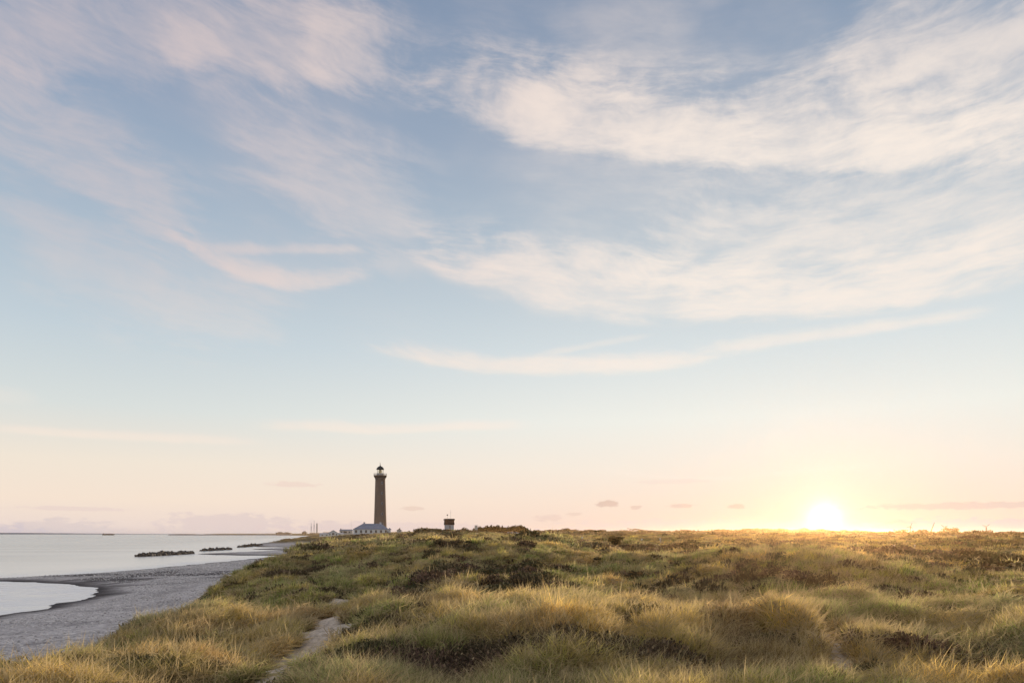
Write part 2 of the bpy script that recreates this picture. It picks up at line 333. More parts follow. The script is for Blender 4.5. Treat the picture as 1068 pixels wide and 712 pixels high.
# ------------------------------------------------------------------ object helpers
def mat(name, fn):
    m = bpy.data.materials.new(name); m.use_nodes = True; nt = m.node_tree; nt.nodes.clear()
    out = nt.nodes.new('ShaderNodeOutputMaterial'); s = fn(nt); nt.links.new(s, out.inputs[0]); return m
def bsdf(nt, col, rough=.8, spec=.3, metal=0, normal=None):
    b = nt.nodes.new('ShaderNodeBsdfPrincipled')
    if isinstance(col, V): nt.links.new(col.s, b.inputs['Base Color'])
    else: b.inputs['Base Color'].default_value = tuple(col)[:3] + (1,)
    if isinstance(rough, V): nt.links.new(rough.s, b.inputs['Roughness'])
    else: b.inputs['Roughness'].default_value = rough
    b.inputs['Specular IOR Level'].default_value = spec; b.inputs['Metallic'].default_value = metal
    if normal is not None: nt.links.new(normal.s, b.inputs['Normal'])
    return b.outputs[0]
def bump(nt, h, strength=.5, dist=.1):
    n = nt.nodes.new('ShaderNodeBump'); n.inputs['Strength'].default_value = strength; n.inputs['Distance'].default_value = dist
    nt.links.new(h.s, n.inputs['Height']); return V(nt, n.outputs[0])
def objco(nt, kind='Object'):
    return V(nt, nt.nodes.new('ShaderNodeTexCoord').outputs[kind])
def weathered(name, col, var=.25, scale=1.5, rough=.8, spec=.25, metal=0):
    def fn(nt):
        n = noise(nt, objco(nt), scale, 6, .6)
        c = mixc(nt, n.smooth(.3, .7), tuple(v * (1 - var) for v in col), tuple(min(v * (1 + var), 1) for v in col))
        return bsdf(nt, c, rough, spec, metal)
    return mat(name, fn)
def me_from(name, verts, faces, m=None, smooth=False):
    me = bpy.data.meshes.new(name); me.from_pydata(verts, [], faces); me.update()
    if m: me.materials.append(m)
    if smooth:
        me.polygons.foreach_set('use_smooth', [True] * len(me.polygons))
    return me
def tag(o, label=None, cat=None, group=None, kind=None):
    if label: o['label'] = label
    if cat: o['category'] = cat
    if group: o['group'] = group
    if kind: o['kind'] = kind
    return o
def thing(name, label, cat, loc, rz=0, group=None):
    o = bpy.data.objects.new(name, None); C.objects.link(o); o.location = loc; o.rotation_euler = (0, 0, rz); o.empty_display_size = .3
    return tag(o, label, cat, group)
def obj(name, bm, m, parent=None, smooth=False):
    me = bpy.data.meshes.new(name)
    if isinstance(bm, bmesh.types.BMesh):
        bmesh.ops.recalc_face_normals(bm, faces=bm.faces); bm.to_mesh(me); bm.free()
    else: me = bm
    if not me.materials: me.materials.append(m)
    if smooth: me.polygons.foreach_set('use_smooth', [True] * len(me.polygons))
    o = bpy.data.objects.new(name, me); C.objects.link(o)
    if parent: o.parent = parent
    return o
def box(bm, x0, x1, y0, y1, z0, z1):
    vs = [bm.verts.new(p) for p in ((x0, y0, z0), (x1, y0, z0), (x1, y1, z0), (x0, y1, z0), (x0, y0, z1), (x1, y0, z1), (x1, y1, z1), (x0, y1, z1))]
    for f in ((0, 3, 2, 1), (4, 5, 6, 7), (0, 1, 5, 4), (1, 2, 6, 5), (2, 3, 7, 6), (3, 0, 4, 7)): bm.faces.new([vs[i] for i in f])
def B(*a):
    bm = bmesh.new()
    for b in a: box(bm, *b)
    return bm
def lathe(prof, n=32, bm=None, cap=True, cx=0, cy=0):
    bm = bm or bmesh.new(); rings = []
    for r, z in prof:
        rings.append([bm.verts.new((cx + r * math.cos(2 * PI * i / n), cy + r * math.sin(2 * PI * i / n), z)) for i in range(n)])
    for a, b in zip(rings[:-1], rings[1:]):
        for i in range(n): bm.faces.new((a[i], a[(i + 1) % n], b[(i + 1) % n], b[i]))
    if cap: bm.faces.new(rings[0][::-1]); bm.faces.new(rings[-1])
    return bm
def tube(bm, p, q, r0, r1=None, n=8):
    r1 = r0 if r1 is None else r1
    p, q = Vector(p), Vector(q); d = (q - p).normalized(); a = d.orthogonal().normalized(); b = d.cross(a)
    ra = [bm.verts.new(p + (a * math.cos(2 * PI * i / n) + b * math.sin(2 * PI * i / n)) * r0) for i in range(n)]
    rb = [bm.verts.new(q + (a * math.cos(2 * PI * i / n) + b * math.sin(2 * PI * i / n)) * r1) for i in range(n)]
    for i in range(n): bm.faces.new((ra[i], ra[(i + 1) % n], rb[(i + 1) % n], rb[i]))
    bm.faces.new(ra[::-1]); bm.faces.new(rb)

# ------------------------------------------------------------------ ground
def sinhgrid(lo, hi, a, n):
    t = np.linspace(math.asinh(lo / a), math.asinh(hi / a), n); return a * np.sinh(t)
def grid_mesh(name, xs, ys, Z, m, attrs):
    nx, ny = len(xs), len(ys)
    X, Y = np.meshgrid(xs, ys)
    me = bpy.data.meshes.new(name); nv = nx * ny
    co = np.stack([X.ravel(), Y.ravel(), Z.ravel()], 1).astype(np.float32)
    me.vertices.add(nv); me.vertices.foreach_set('co', co.ravel())
    i = np.arange(nv).reshape(ny, nx); q = np.stack([i[:-1, :-1], i[:-1, 1:], i[1:, 1:], i[1:, :-1]], -1).reshape(-1, 4)
    me.loops.add(q.size); me.loops.foreach_set('vertex_index', q.ravel().astype(np.int32))
    me.polygons.add(len(q)); me.polygons.foreach_set('loop_start', np.arange(0, q.size, 4, dtype=np.int32))
    me.update(calc_edges=True); me.polygons.foreach_set('use_smooth', np.ones(len(q), bool))
    for k, v in attrs.items():
        if v.ndim == 1:
            a = me.attributes.new(k, 'FLOAT', 'POINT'); a.data.foreach_set('value', v.astype(np.float32))
        else:
            a = me.attributes.new(k, 'FLOAT_COLOR', 'POINT'); a.data.foreach_set('color', np.concatenate([v, np.ones((len(v), 1))], 1).astype(np.float32).ravel())
    me.materials.append(m)
    return me
def attr(nt, name, kind='GEOMETRY', out='Fac'):
    n = nt.nodes.new('ShaderNodeAttribute'); n.attribute_type = kind; n.attribute_name = name; return V(nt, n.outputs[out])
def ground_fn(nt):
    p = V(nt, nt.nodes.new('ShaderNodeNewGeometry').outputs['Position'])
    base = attr(nt, 'tint', out='Color'); pb = attr(nt, 'beach'); wet = attr(nt, 'wet'); pth = attr(nt, 'path'); cov = attr(nt, 'far')
    # shingle
    vo = nt.nodes.new('ShaderNodeTexVoronoi'); nt.links.new(p.s, vo.inputs['Vector']); vo.inputs['Scale'].default_value = 4.5
    vsp = nt.nodes.new('ShaderNodeSeparateColor'); nt.links.new(vo.outputs['Color'], vsp.inputs[0])
    st = V(nt, vsp.outputs[0])
    v2 = nt.nodes.new('ShaderNodeTexVoronoi'); nt.links.new(p.s, v2.inputs['Vector']); v2.inputs['Scale'].default_value = 1.6
    vs2 = nt.nodes.new('ShaderNodeSeparateColor'); nt.links.new(v2.outputs['Color'], vs2.inputs[0])
    nb = noise(nt, p, .12, 5, .6); nb2 = noise(nt, p, 1.1, 4, .6)
    st = (st * .6 + V(nt, vs2.outputs[0]) * .25 + nb2 * .35)
    shc = ramp(nt, st.clamp(), [(0, (.26, .24, .24)), (.35, (.46, .43, .43)), (.65, (.60, .565, .56)), (1, (.86, .82, .79))])
    shc = mixc(nt, nb.smooth(.45, .65) * .35, shc, (.16, .145, .16))
    shc = mixc(nt, wet, shc, (.055, .05, .055))
    # sand of the paths
    ns = noise(nt, p, 6, 6, .7); sand = mixc(nt, ns.smooth(.3, .7), (.34, .29, .24), (.66, .57, .47))
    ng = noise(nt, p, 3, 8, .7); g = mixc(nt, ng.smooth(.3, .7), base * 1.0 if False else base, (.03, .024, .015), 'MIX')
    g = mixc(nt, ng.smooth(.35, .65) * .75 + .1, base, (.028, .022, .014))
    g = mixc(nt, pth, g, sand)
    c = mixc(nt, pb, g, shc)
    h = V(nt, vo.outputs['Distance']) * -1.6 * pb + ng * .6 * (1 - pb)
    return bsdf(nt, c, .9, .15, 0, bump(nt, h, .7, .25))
M_ground = mat('dune_ground', ground_fn)
def build_ground():
    xs = sinhgrid(-7000, 7000, 16, 860); ys = sinhgrid(-120, 7000, 16, 820)
    X, Y = np.meshgrid(xs, ys); x, y = X.ravel(), Y.ravel()
    z, sd, e, du, pm = height(x, y, True)
    dist = np.hypot(x, y)
    h = heather(x, y)
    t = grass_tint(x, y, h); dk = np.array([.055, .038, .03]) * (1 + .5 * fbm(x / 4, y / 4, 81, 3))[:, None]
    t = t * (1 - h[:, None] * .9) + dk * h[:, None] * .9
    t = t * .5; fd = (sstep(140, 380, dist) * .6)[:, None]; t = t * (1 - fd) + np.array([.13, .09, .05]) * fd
    beach = 1 - sstep(.12, .45, du + .12 * vnoise(x / 1.5, y / 1.5, 83))
    wet = np.clip((1 - sstep(.3, 3.2 + dist * .015, sd + 1.4 * vnoise(x / 9, y / 9, 84))), 0, 1)
    # bars of drying weed on the spit
    spit = sstep(1, 3, sd) * sstep(-.25, .2, fbm(x / 12, y / 4, 85, 4)) * (1 - sstep(12, 26, np.hypot((x + 66) * .75, y - 116)))
    wrack = sstep(.1, .45, vnoise(sd / 2.6, (x + y) / 60, 86) + .5 * vnoise(x / 1.5, y / 1.5, 87)) * sstep(5, 9, sd) * .22
    wet = np.maximum(np.maximum(wet, spit * .9), wrack)
    me = grid_mesh('dune_ground', xs, ys, z.reshape(X.shape), M_ground, {'tint': t, 'beach': beach, 'wet': wet, 'path': pm, 'far': sstep(50, 300, dist)})
    o = bpy.data.objects.new('dune_ground', me); C.objects.link(o); tag(o, 'grassy sand dunes and pale shingle beach', 'ground', kind='structure')
build_ground()

def water_fn(nt):
    p = V(nt, nt.nodes.new('ShaderNodeNewGeometry').outputs['Position'])
    foam = attr(nt, 'foam')
    sp = nt.nodes.new('ShaderNodeSeparateXYZ'); nt.links.new(p.s, sp.inputs[0])
    x, y = V(nt, sp.outputs[0]), V(nt, sp.outputs[1])
    n = noise(nt, comb(nt, x * .35, y * .22, 0.0), 1, 4, .5); nl = noise(nt, comb(nt, x * .008, y * .03, 0.0), 1, 4, .5)
    fz = noise(nt, comb(nt, x * .12 + y * .10, y * .35 - x * .2, 0.0), 1, 6, .65, 1.0)
    f = (foam * .72 + (fz - .5) * 3.0 * foam.smooth(0, .4)).smooth(.15, 1.0)
    base = mixc(nt, nl.smooth(.35, .65), (.33, .37, .39), (.46, .49, .50)); base = mixc(nt, attr(nt, 'shallow') * .75, base, (.76, .76, .74))
    w = bsdf(nt, base, .22, .5, 0, bump(nt, n, .10, .25))
    fo = bsdf(nt, (.88, .87, .85), .6, .2)
    mx = nt.nodes.new('ShaderNodeMixShader'); nt.links.new(f.s, mx.inputs[0]); nt.links.new(w, mx.inputs[1]); nt.links.new(fo, mx.inputs[2])
    return mx.outputs[0]
M_water = mat('sea_water', water_fn)
def build_water():
    xs = -sinhgrid(-10, 9000, 30, 420)[::-1]; ys = sinhgrid(-200, 9000, 30, 420)
    X, Y = np.meshgrid(xs, ys); x, y = X.ravel(), Y.ravel(); sd = shore_sd(x, y)
    q = -sd + 3 * vnoise(x / 12, y / 12, 88); pool = (1 - sstep(106, 112, y)) * (1 - sstep(-62, -50, x * 0 - 60)) 
    pool = 1 - sstep(104, 114, y)
    foam = np.maximum((1 - sstep(1, 16, q)) * (1 - .55 * sstep(150, 320, y)), (1 - sstep(4, 46, q)) * pool)
    me = grid_mesh('sea', xs, ys, 0 * X + .03 * 0, M_water, {'foam': foam, 'shallow': 1 - sstep(6, 85, -sd)})
    o = bpy.data.objects.new('sea', me); C.objects.link(o); tag(o, 'calm pale sea', 'sea', kind='structure')
build_water()

# ------------------------------------------------------------------ vegetation stuff
def veg_fn(trans=.35, dark=(.034, .026, .016)):
    def fn(nt):
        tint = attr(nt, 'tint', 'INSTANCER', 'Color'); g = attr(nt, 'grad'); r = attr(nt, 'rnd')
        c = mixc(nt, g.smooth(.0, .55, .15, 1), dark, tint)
        c = mixc(nt, r.smooth(.6, .95, 0, .85), c, (.66, .52, .30))
        c = mixc(nt, r.smooth(.0, .4, .9, 0), c, (.06, .05, .03))
        d = nt.nodes.new('ShaderNodeBsdfDiffuse'); nt.links.new(c.s, d.inputs[0])
        t = nt.nodes.new('ShaderNodeBsdfTranslucent'); nt.links.new(c.s, t.inputs[0])
        m = nt.nodes.new('ShaderNodeMixShader'); m.inputs[0].default_value = trans
        nt.links.new(d.outputs[0], m.inputs[1]); nt.links.new(t.outputs[0], m.inputs[2])
        return m.outputs[0]
    return fn
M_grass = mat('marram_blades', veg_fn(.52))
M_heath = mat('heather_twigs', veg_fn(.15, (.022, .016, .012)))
def add_attrs(me, grad, rnd):
    a = me.attributes.new('grad', 'FLOAT', 'POINT'); a.data.foreach_set('value', np.array(grad, np.float32))
    a = me.attributes.new('rnd', 'FLOAT', 'POINT'); a.data.foreach_set('value', np.array(rnd, np.float32))
def clump(name, n, rad, h, w, seg, seed, m=M_grass, wind=.35):
    r = random.Random(seed); vs, fs, gr, rn = [], [], [], []
    for k in range(n):
        a = r.uniform(0, 2 * PI); q = rad * math.sqrt(r.random()); bx, by = q * math.cos(a), q * math.sin(a)
        L = h * r.uniform(.45, 1.1); az = a + r.uniform(-1.6, 1.6); out = r.uniform(.1, 1.0) if r.random() < .8 else r.uniform(1.2, 2.6)
        lx = math.cos(az) * out * .55 + wind * r.uniform(-.2, 1.3); ly = math.sin(az) * out * .55 + .08 * r.uniform(-1, 1)
        wa = r.uniform(0, PI); wx, wy = math.cos(wa) * w, math.sin(wa) * w; rv = r.random(); base = len(vs)
        if r.random() < .07: L *= 1.45; rv = .97
        arch = r.uniform(.2, 1.6); kx, ky = (r.gauss(0, .12) * h, r.gauss(0, .12) * h)
        for s in range(seg + 1):
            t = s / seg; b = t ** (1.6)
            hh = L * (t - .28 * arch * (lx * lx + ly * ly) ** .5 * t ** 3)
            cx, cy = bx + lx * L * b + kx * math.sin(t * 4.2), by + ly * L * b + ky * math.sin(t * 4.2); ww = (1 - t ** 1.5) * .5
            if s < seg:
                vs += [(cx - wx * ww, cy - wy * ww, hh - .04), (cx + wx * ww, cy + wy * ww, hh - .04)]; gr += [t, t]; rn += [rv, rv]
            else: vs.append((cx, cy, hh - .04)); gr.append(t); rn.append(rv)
        for s in range(seg - 1):
            i = base + 2 * s; fs.append((i, i + 1, i + 3, i + 2))
        i = base + 2 * (seg - 1); fs.append((i, i + 1, i + 2))
    me = me_from(name, vs, fs, m); add_attrs(me, gr, rn); return me
def thatch(name, n, rad, h, w, seed, m=M_grass):
    r = random.Random(seed); vs, fs, gr, rn = [], [], [], []
    for k in range(n):
        a = r.uniform(0, 2 * PI); q = rad * 1.3 * math.sqrt(r.random()); c = Vector((q * math.cos(a), q * math.sin(a), h * r.uniform(.02, .38)))
        d = Vector((r.gauss(0, 1), r.gauss(0, 1), r.gauss(.15, .45))).normalized(); L = h * r.uniform(.35, 1.0); sd_ = d.orthogonal().normalized() * w * .5
        mid = c + d * L * .5 + Vector((r.gauss(0, .08), r.gauss(0, .08), r.gauss(0, .06))) * h * 1.5; b = len(vs); rv = r.uniform(.2, 1)
        for p, g in ((c - sd_, .5), (c + sd_, .5), (mid + sd_, .7), (mid - sd_, .7), (c + d * L, .8)): vs.append((p.x, p.y, p.z)); gr.append(g); rn.append(rv)
        fs += [(b, b + 1, b + 2, b + 3), (b + 3, b + 2, b + 4)]
    me = me_from(name, vs, fs, m); add_attrs(me, gr, rn); return me
def shrublet(name, n, rad, h, leaf, seed, m=M_heath):
    r = random.Random(seed); vs, fs, gr, rn = [], [], [], []
    for k in range(n):
        a = r.uniform(0, 2 * PI); q = math.sqrt(r.random()); ph = math.acos(min(1, q)); rr = r.uniform(.6, 1.05)
        lump = 1 + .25 * math.sin(a * 3 + seed) + .15 * math.sin(a * 7)
        c = Vector((rad * q * math.cos(a) * rr * lump, rad * q * math.sin(a) * rr * lump, h * math.sin(ph) * rr * r.uniform(.5, 1.0)))
        d = Vector((c.x * .6 + r.gauss(0, .3) * rad, c.y * .6 + r.gauss(0, .3) * rad, h * r.uniform(.3, 1.4))).normalized()
        s = d.orthogonal().normalized(); s = (Matrix.Rotation(r.uniform(0, 6.3), 3, d) @ s)
        L = leaf * r.uniform(.7, 1.6); W = L * .28; b = len(vs); rv = r.random() * .8
        for p, g in ((c - s * W * .4, 0), (c + s * W * .4, 0), (c + d * L * .55 + s * W, .5), (c + d * L, 1), (c + d * L * .55 - s * W, .5)):
            vs.append(tuple(p)); gr.append(min(1, .35 * g + .75 * c.z / h)); rn.append(rv)
        fs += [(b, b + 1, b + 2, b + 4), (b + 4, b + 2, b + 3)]
    me = me_from(name, vs, fs, m); add_attrs(me, gr, rn); return me
def gn_scatter(name, pts, tint, rot, scl, vid, meshes, label, cat):
    col = bpy.data.collections.new(name + '_sources')
    for i, me in enumerate(meshes):
        o = bpy.data.objects.new('%s_source_%02d' % (name, i), me); col.objects.link(o)
    me = bpy.data.meshes.new(name); me.vertices.add(len(pts)); me.vertices.foreach_set('co', pts.astype(np.float32).ravel())
    a = me.attributes.new('tint', 'FLOAT_COLOR', 'POINT'); a.data.foreach_set('color', np.concatenate([tint, np.ones((len(tint), 1))], 1).astype(np.float32).ravel())
    a = me.attributes.new('rot', 'FLOAT_VECTOR', 'POINT'); a.data.foreach_set('vector', rot.astype(np.float32).ravel())
    a = me.attributes.new('scl', 'FLOAT_VECTOR', 'POINT'); a.data.foreach_set('vector', scl.astype(np.float32).ravel())
    a = me.attributes.new('vid', 'INT', 'POINT'); a.data.foreach_set('value', vid.astype(np.int32))
    ob = bpy.data.objects.new(name, me); C.objects.link(ob); tag(ob, label, cat, kind='stuff')
    ng = bpy.data.node_groups.new(name, 'GeometryNodeTree')
    ng.interface.new_socket('Geometry', in_out='INPUT', socket_type='NodeSocketGeometry'); ng.interface.new_socket('Geometry', in_out='OUTPUT', socket_type='NodeSocketGeometry')
    N = ng.nodes; L = ng.links; gi = N.new('NodeGroupInput'); go = N.new('NodeGroupOutput')
    ci = N.new('GeometryNodeCollectionInfo'); ci.inputs['Collection'].default_value = col; ci.inputs['Separate Children'].default_value = True; ci.inputs['Reset Children'].default_value = True
    ip = N.new('GeometryNodeInstanceOnPoints'); ip.inputs['Pick Instance'].default_value = True
    def na(nm, t):
        n = N.new('GeometryNodeInputNamedAttribute'); n.data_type = t; n.inputs['Name'].default_value = nm; return n.outputs['Attribute']
    L.new(gi.outputs[0], ip.inputs['Points']); L.new(ci.outputs[0], ip.inputs['Instance']); L.new(na('vid', 'INT'), ip.inputs['Instance Index'])
    er = N.new('FunctionNodeEulerToRotation'); L.new(na('rot', 'FLOAT_VECTOR'), er.inputs[0]); L.new(er.outputs[0], ip.inputs['Rotation'])
    L.new(na('scl', 'FLOAT_VECTOR'), ip.inputs['Scale']); L.new(ip.outputs[0], go.inputs[0])
    md = ob.modifiers.new('scatter', 'NODES'); md.node_group = ng
    return ob
def sector(n, d0, d1, a0=-48, a1=48, near=0):
    d = np.sqrt(rng.random(n) * (d1 * d1 - d0 * d0) + d0 * d0); a = np.radians(rng.random(n) * (a1 - a0) + a0)
    return d * np.sin(a), d * np.cos(a), d
def scatter_veg():
    bands = [  # d0, d1, n grass, n heather
        (4, 18, 30000, 7000), (18, 30, 34000, 8000), (30, 70, 42000, 11000), (70, 230, 32000, 9000), (230, 720, 16000, 6000)]
    gm, hm = [], []
    GP = [(38, .13, .56, .015, 5), (38, .17, .54, .021, 4), (40, .28, .56, .036, 3), (42, .8, .66, .09, 2), (40, 2.4, .6, .24, 2)]
    HPm = [(260, .32, .26, .045), (220, .38, .3, .06), (150, .6, .42, .12), (120, 1.6, .6, .3), (120, 3.8, .85, .7)]
    for b in range(5):
        n, rad, h, w, s = GP[b]
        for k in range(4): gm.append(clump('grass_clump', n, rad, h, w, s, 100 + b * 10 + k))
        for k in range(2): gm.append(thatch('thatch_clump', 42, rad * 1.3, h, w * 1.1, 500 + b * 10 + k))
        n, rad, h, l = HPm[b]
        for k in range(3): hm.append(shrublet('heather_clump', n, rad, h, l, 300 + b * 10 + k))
    GPt, HPt = [], []
    for b, (d0, d1, ng, nh) in enumerate(bands):
        for kind, n in ((0, ng), (1, nh)):
            x, y, d = sector(n, d0, d1)
            z, sd, e, du, pm = height(x, y, True); h = heather(x, y)
            dens = fbm(x / .75, y / .75, 41, 3) if b < 2 else (fbm(x / 1.6, y / 1.6, 41, 3) if b == 2 else fbm(x / 5, y / 5, 42, 3))
            u = rng.random(n)
            if kind == 0: keep = (du > .42) & (pm < .22 + .3 * u) & (u > h * .86) & (u < .12 + .95 * sstep(-.45, .4, dens)) & ((u * 7 % 1) < sstep(.35, .75, du))
            else: keep = (du > .55) & (pm < .25) & (u < h * 1.1)
            x, y, z, d, h = x[keep], y[keep], z[keep], d[keep], h[keep]; m = len(x)
            hv = .78 + .55 * fbm(x / .75, y / .75, 41, 3) + .35 * vnoise(x / 1.7, y / 1.9, 20) + .2 * rng.random(m); hv = np.maximum(hv, .28); hv = np.where(d < 15, np.minimum(hv, .85), hv)
            if kind == 0:
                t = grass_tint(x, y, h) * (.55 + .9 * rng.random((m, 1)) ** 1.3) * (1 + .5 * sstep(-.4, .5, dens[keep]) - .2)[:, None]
                cr = rng.random((m, 1)); t = np.where(cr < .14, np.array([[.50, .40, .22]]), np.where(cr > .9, t * np.array([[.5, .48, .5]]), t))
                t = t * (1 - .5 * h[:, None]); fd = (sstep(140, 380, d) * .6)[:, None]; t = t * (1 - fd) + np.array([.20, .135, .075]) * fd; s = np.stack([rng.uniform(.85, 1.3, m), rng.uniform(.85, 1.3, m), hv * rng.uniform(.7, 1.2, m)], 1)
                rz = rng.normal(-.1, .6, m) + 1.1 * vnoise(x / 4, y / 4, 47)
            else:
                q = np.clip(.5 + fbm(x / 3, y / 3, 45, 2), 0, 1)[:, None]
                t = np.array([.17, .11, .08]) * q + np.array([.12, .115, .055]) * (1 - q); t = t * (.6 + 1.0 * rng.random((m, 1))) * (1 + .5 * sstep(60, 240, d))[:, None]
                s = np.stack([rng.uniform(.7, 1.3, m)] * 2 + [rng.uniform(.7, 1.4, m)], 1)
                rz = rng.uniform(0, 6.28, m)
            rot = np.stack([rng.normal(0, .08, m), rng.normal(0, .08, m), rz], 1)
            vid = (np.where(rng.random(m) < .26, rng.integers(4, 6, m), rng.integers(0, 4, m)) + b * 6) if kind == 0 else rng.integers(0, 3, m) + b * 3
            if kind == 0: th = (vid % 6) >= 4; t = np.where(th[:, None], t * .5 + np.array([[.20, .145, .10]]), t)
            (GPt if kind == 0 else HPt).append((np.stack([x, y, z - .02], 1), t, rot, s, vid))
    for nm, P, ms, lb, ct in (('dune_grass', GPt, gm, 'long golden green marram grass bent by the wind over the dunes', 'grass'), ('heather', HPt, hm, 'low dark brown heather and crowberry patches among the dune grass', 'heather')):
        gn_scatter(nm, *[np.concatenate([p[i] for p in P]) for i in range(5)], ms, lb, ct)
        print(nm, sum(len(p[0]) for p in P))
scatter_veg()
# ------------------------------------------------------------------ materials for built things
def brick_fn(nt):
    p = objco(nt); sp = nt.nodes.new('ShaderNodeSeparateXYZ'); nt.links.new(p.s, sp.inputs[0])
    x, y, z = (V(nt, sp.outputs[i]) for i in range(3))
    u = x.f('ARCTAN2', y) * 3.6
    br = nt.nodes.new('ShaderNodeTexBrick'); nt.links.new(comb(nt, u, z, 0.0).s, br.inputs['Vector'])
    br.inputs['Scale'].default_value = 1.6; br.inputs['Color1'].default_value = (.32, .215, .155, 1); br.inputs['Color2'].default_value = (.23, .16, .12, 1); br.inputs['Mortar'].default_value = (.24, .21, .18, 1)
    n = noise(nt, comb(nt, u * .35, z * .12, 1.0), 1, 6, .6)
    return bsdf(nt, mixc(nt, n.smooth(.3, .7) * .5, V(nt, br.outputs[0]), (.20, .15, .125)), .9, .15)
M_brick = mat('weathered_brick', brick_fn)
M_white = weathered('white_paint', (.74, .74, .73), .08, 2)
M_cream = weathered('cream_render', (.62, .56, .50), .1, .8)
M_slate = weathered('blue_grey_slate', (.17, .21, .29), .18, .8, .6)
M_dark = weathered('dark_iron', (.035, .035, .037), .3, 2, .6)
M_glassd = weathered('dark_window_glass', (.03, .035, .045), .2, 1, .15, .5)
M_lens = weathered('lamp_brass', (.75, .60, .28), .15, 3, .3, .6)
M_rust = weathered('rusty_brown_boards', (.13, .08, .06), .25, 1.5)
M_black = weathered('black_boards', (.05, .035, .035), .25, 1.5)
M_conc = weathered('pale_concrete', (.50, .50, .53), .15, .7)
M_grey = weathered('grey_steel', (.28, .28, .30), .15, .2)
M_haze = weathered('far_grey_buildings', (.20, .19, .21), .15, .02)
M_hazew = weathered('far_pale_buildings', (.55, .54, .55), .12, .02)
M_tyre = weathered('tyre_rubber', (.03, .03, .03), .2, 3)
M_rock = weathered('wet_dark_boulder', (.055, .052, .05), .5, 1.2, .7, .3)
M_wood = weathered('bleached_wood', (.62, .56, .50), .15, 3)
M_bark = weathered('pine_bark', (.09, .06, .045), .3, 3)
M_turb = weathered('turbine_white', (.12, .11, .12), .05, .01)
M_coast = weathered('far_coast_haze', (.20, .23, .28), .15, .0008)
def glass_fn(nt):
    g = nt.nodes.new('ShaderNodeBsdfGlass'); g.inputs['IOR'].default_value = 1.02; g.inputs['Roughness'].default_value = 0; g.inputs['Color'].default_value = (1, .97, .85, 1)
    t = nt.nodes.new('ShaderNodeBsdfTransparent'); m = nt.nodes.new('ShaderNodeMixShader'); m.inputs[0].default_value = .7
    nt.links.new(g.outputs[0], m.inputs[1]); nt.links.new(t.outputs[0], m.inputs[2]); return m.outputs[0]
M_glass = mat('lantern_glass', glass_fn)
def leaf_mat(name, c1, c2):
    def fn(nt):
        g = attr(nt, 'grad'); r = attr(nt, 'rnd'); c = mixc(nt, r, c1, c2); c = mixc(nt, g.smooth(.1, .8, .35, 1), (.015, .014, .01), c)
        d = nt.nodes.new('ShaderNodeBsdfDiffuse'); nt.links.new(c.s, d.inputs[0]); t = nt.nodes.new('ShaderNodeBsdfTranslucent'); nt.links.new(c.s, t.inputs[0])
        m = nt.nodes.new('ShaderNodeMixShader'); m.inputs[0].default_value = .2; nt.links.new(d.outputs[0], m.inputs[1]); nt.links.new(t.outputs[0], m.inputs[2]); return m.outputs[0]
    return mat(name, fn)
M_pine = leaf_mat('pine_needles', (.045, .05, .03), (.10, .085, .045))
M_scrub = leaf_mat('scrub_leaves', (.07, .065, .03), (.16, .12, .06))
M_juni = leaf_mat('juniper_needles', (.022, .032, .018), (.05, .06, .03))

# ------------------------------------------------------------------ evening haze lit by the low sun
def haze_mat():
    m = bpy.data.materials.new('evening_haze'); m.use_nodes = True; nt = m.node_tree; nt.nodes.clear()
    o = nt.nodes.new('ShaderNodeOutputMaterial'); v = nt.nodes.new('ShaderNodeVolumeScatter'); v.inputs['Density'].default_value = .00014; v.inputs['Anisotropy'].default_value = .86; v.inputs['Color'].default_value = (1, .62, .28, 1)
    nt.links.new(v.outputs[0], o.inputs['Volume']); return m
HZ = obj('evening_haze', B((-900, 2600, -100, 3000, -6, 11.6)), haze_mat()); tag(HZ, 'thin golden evening haze over the dunes', 'haze', kind='stuff')
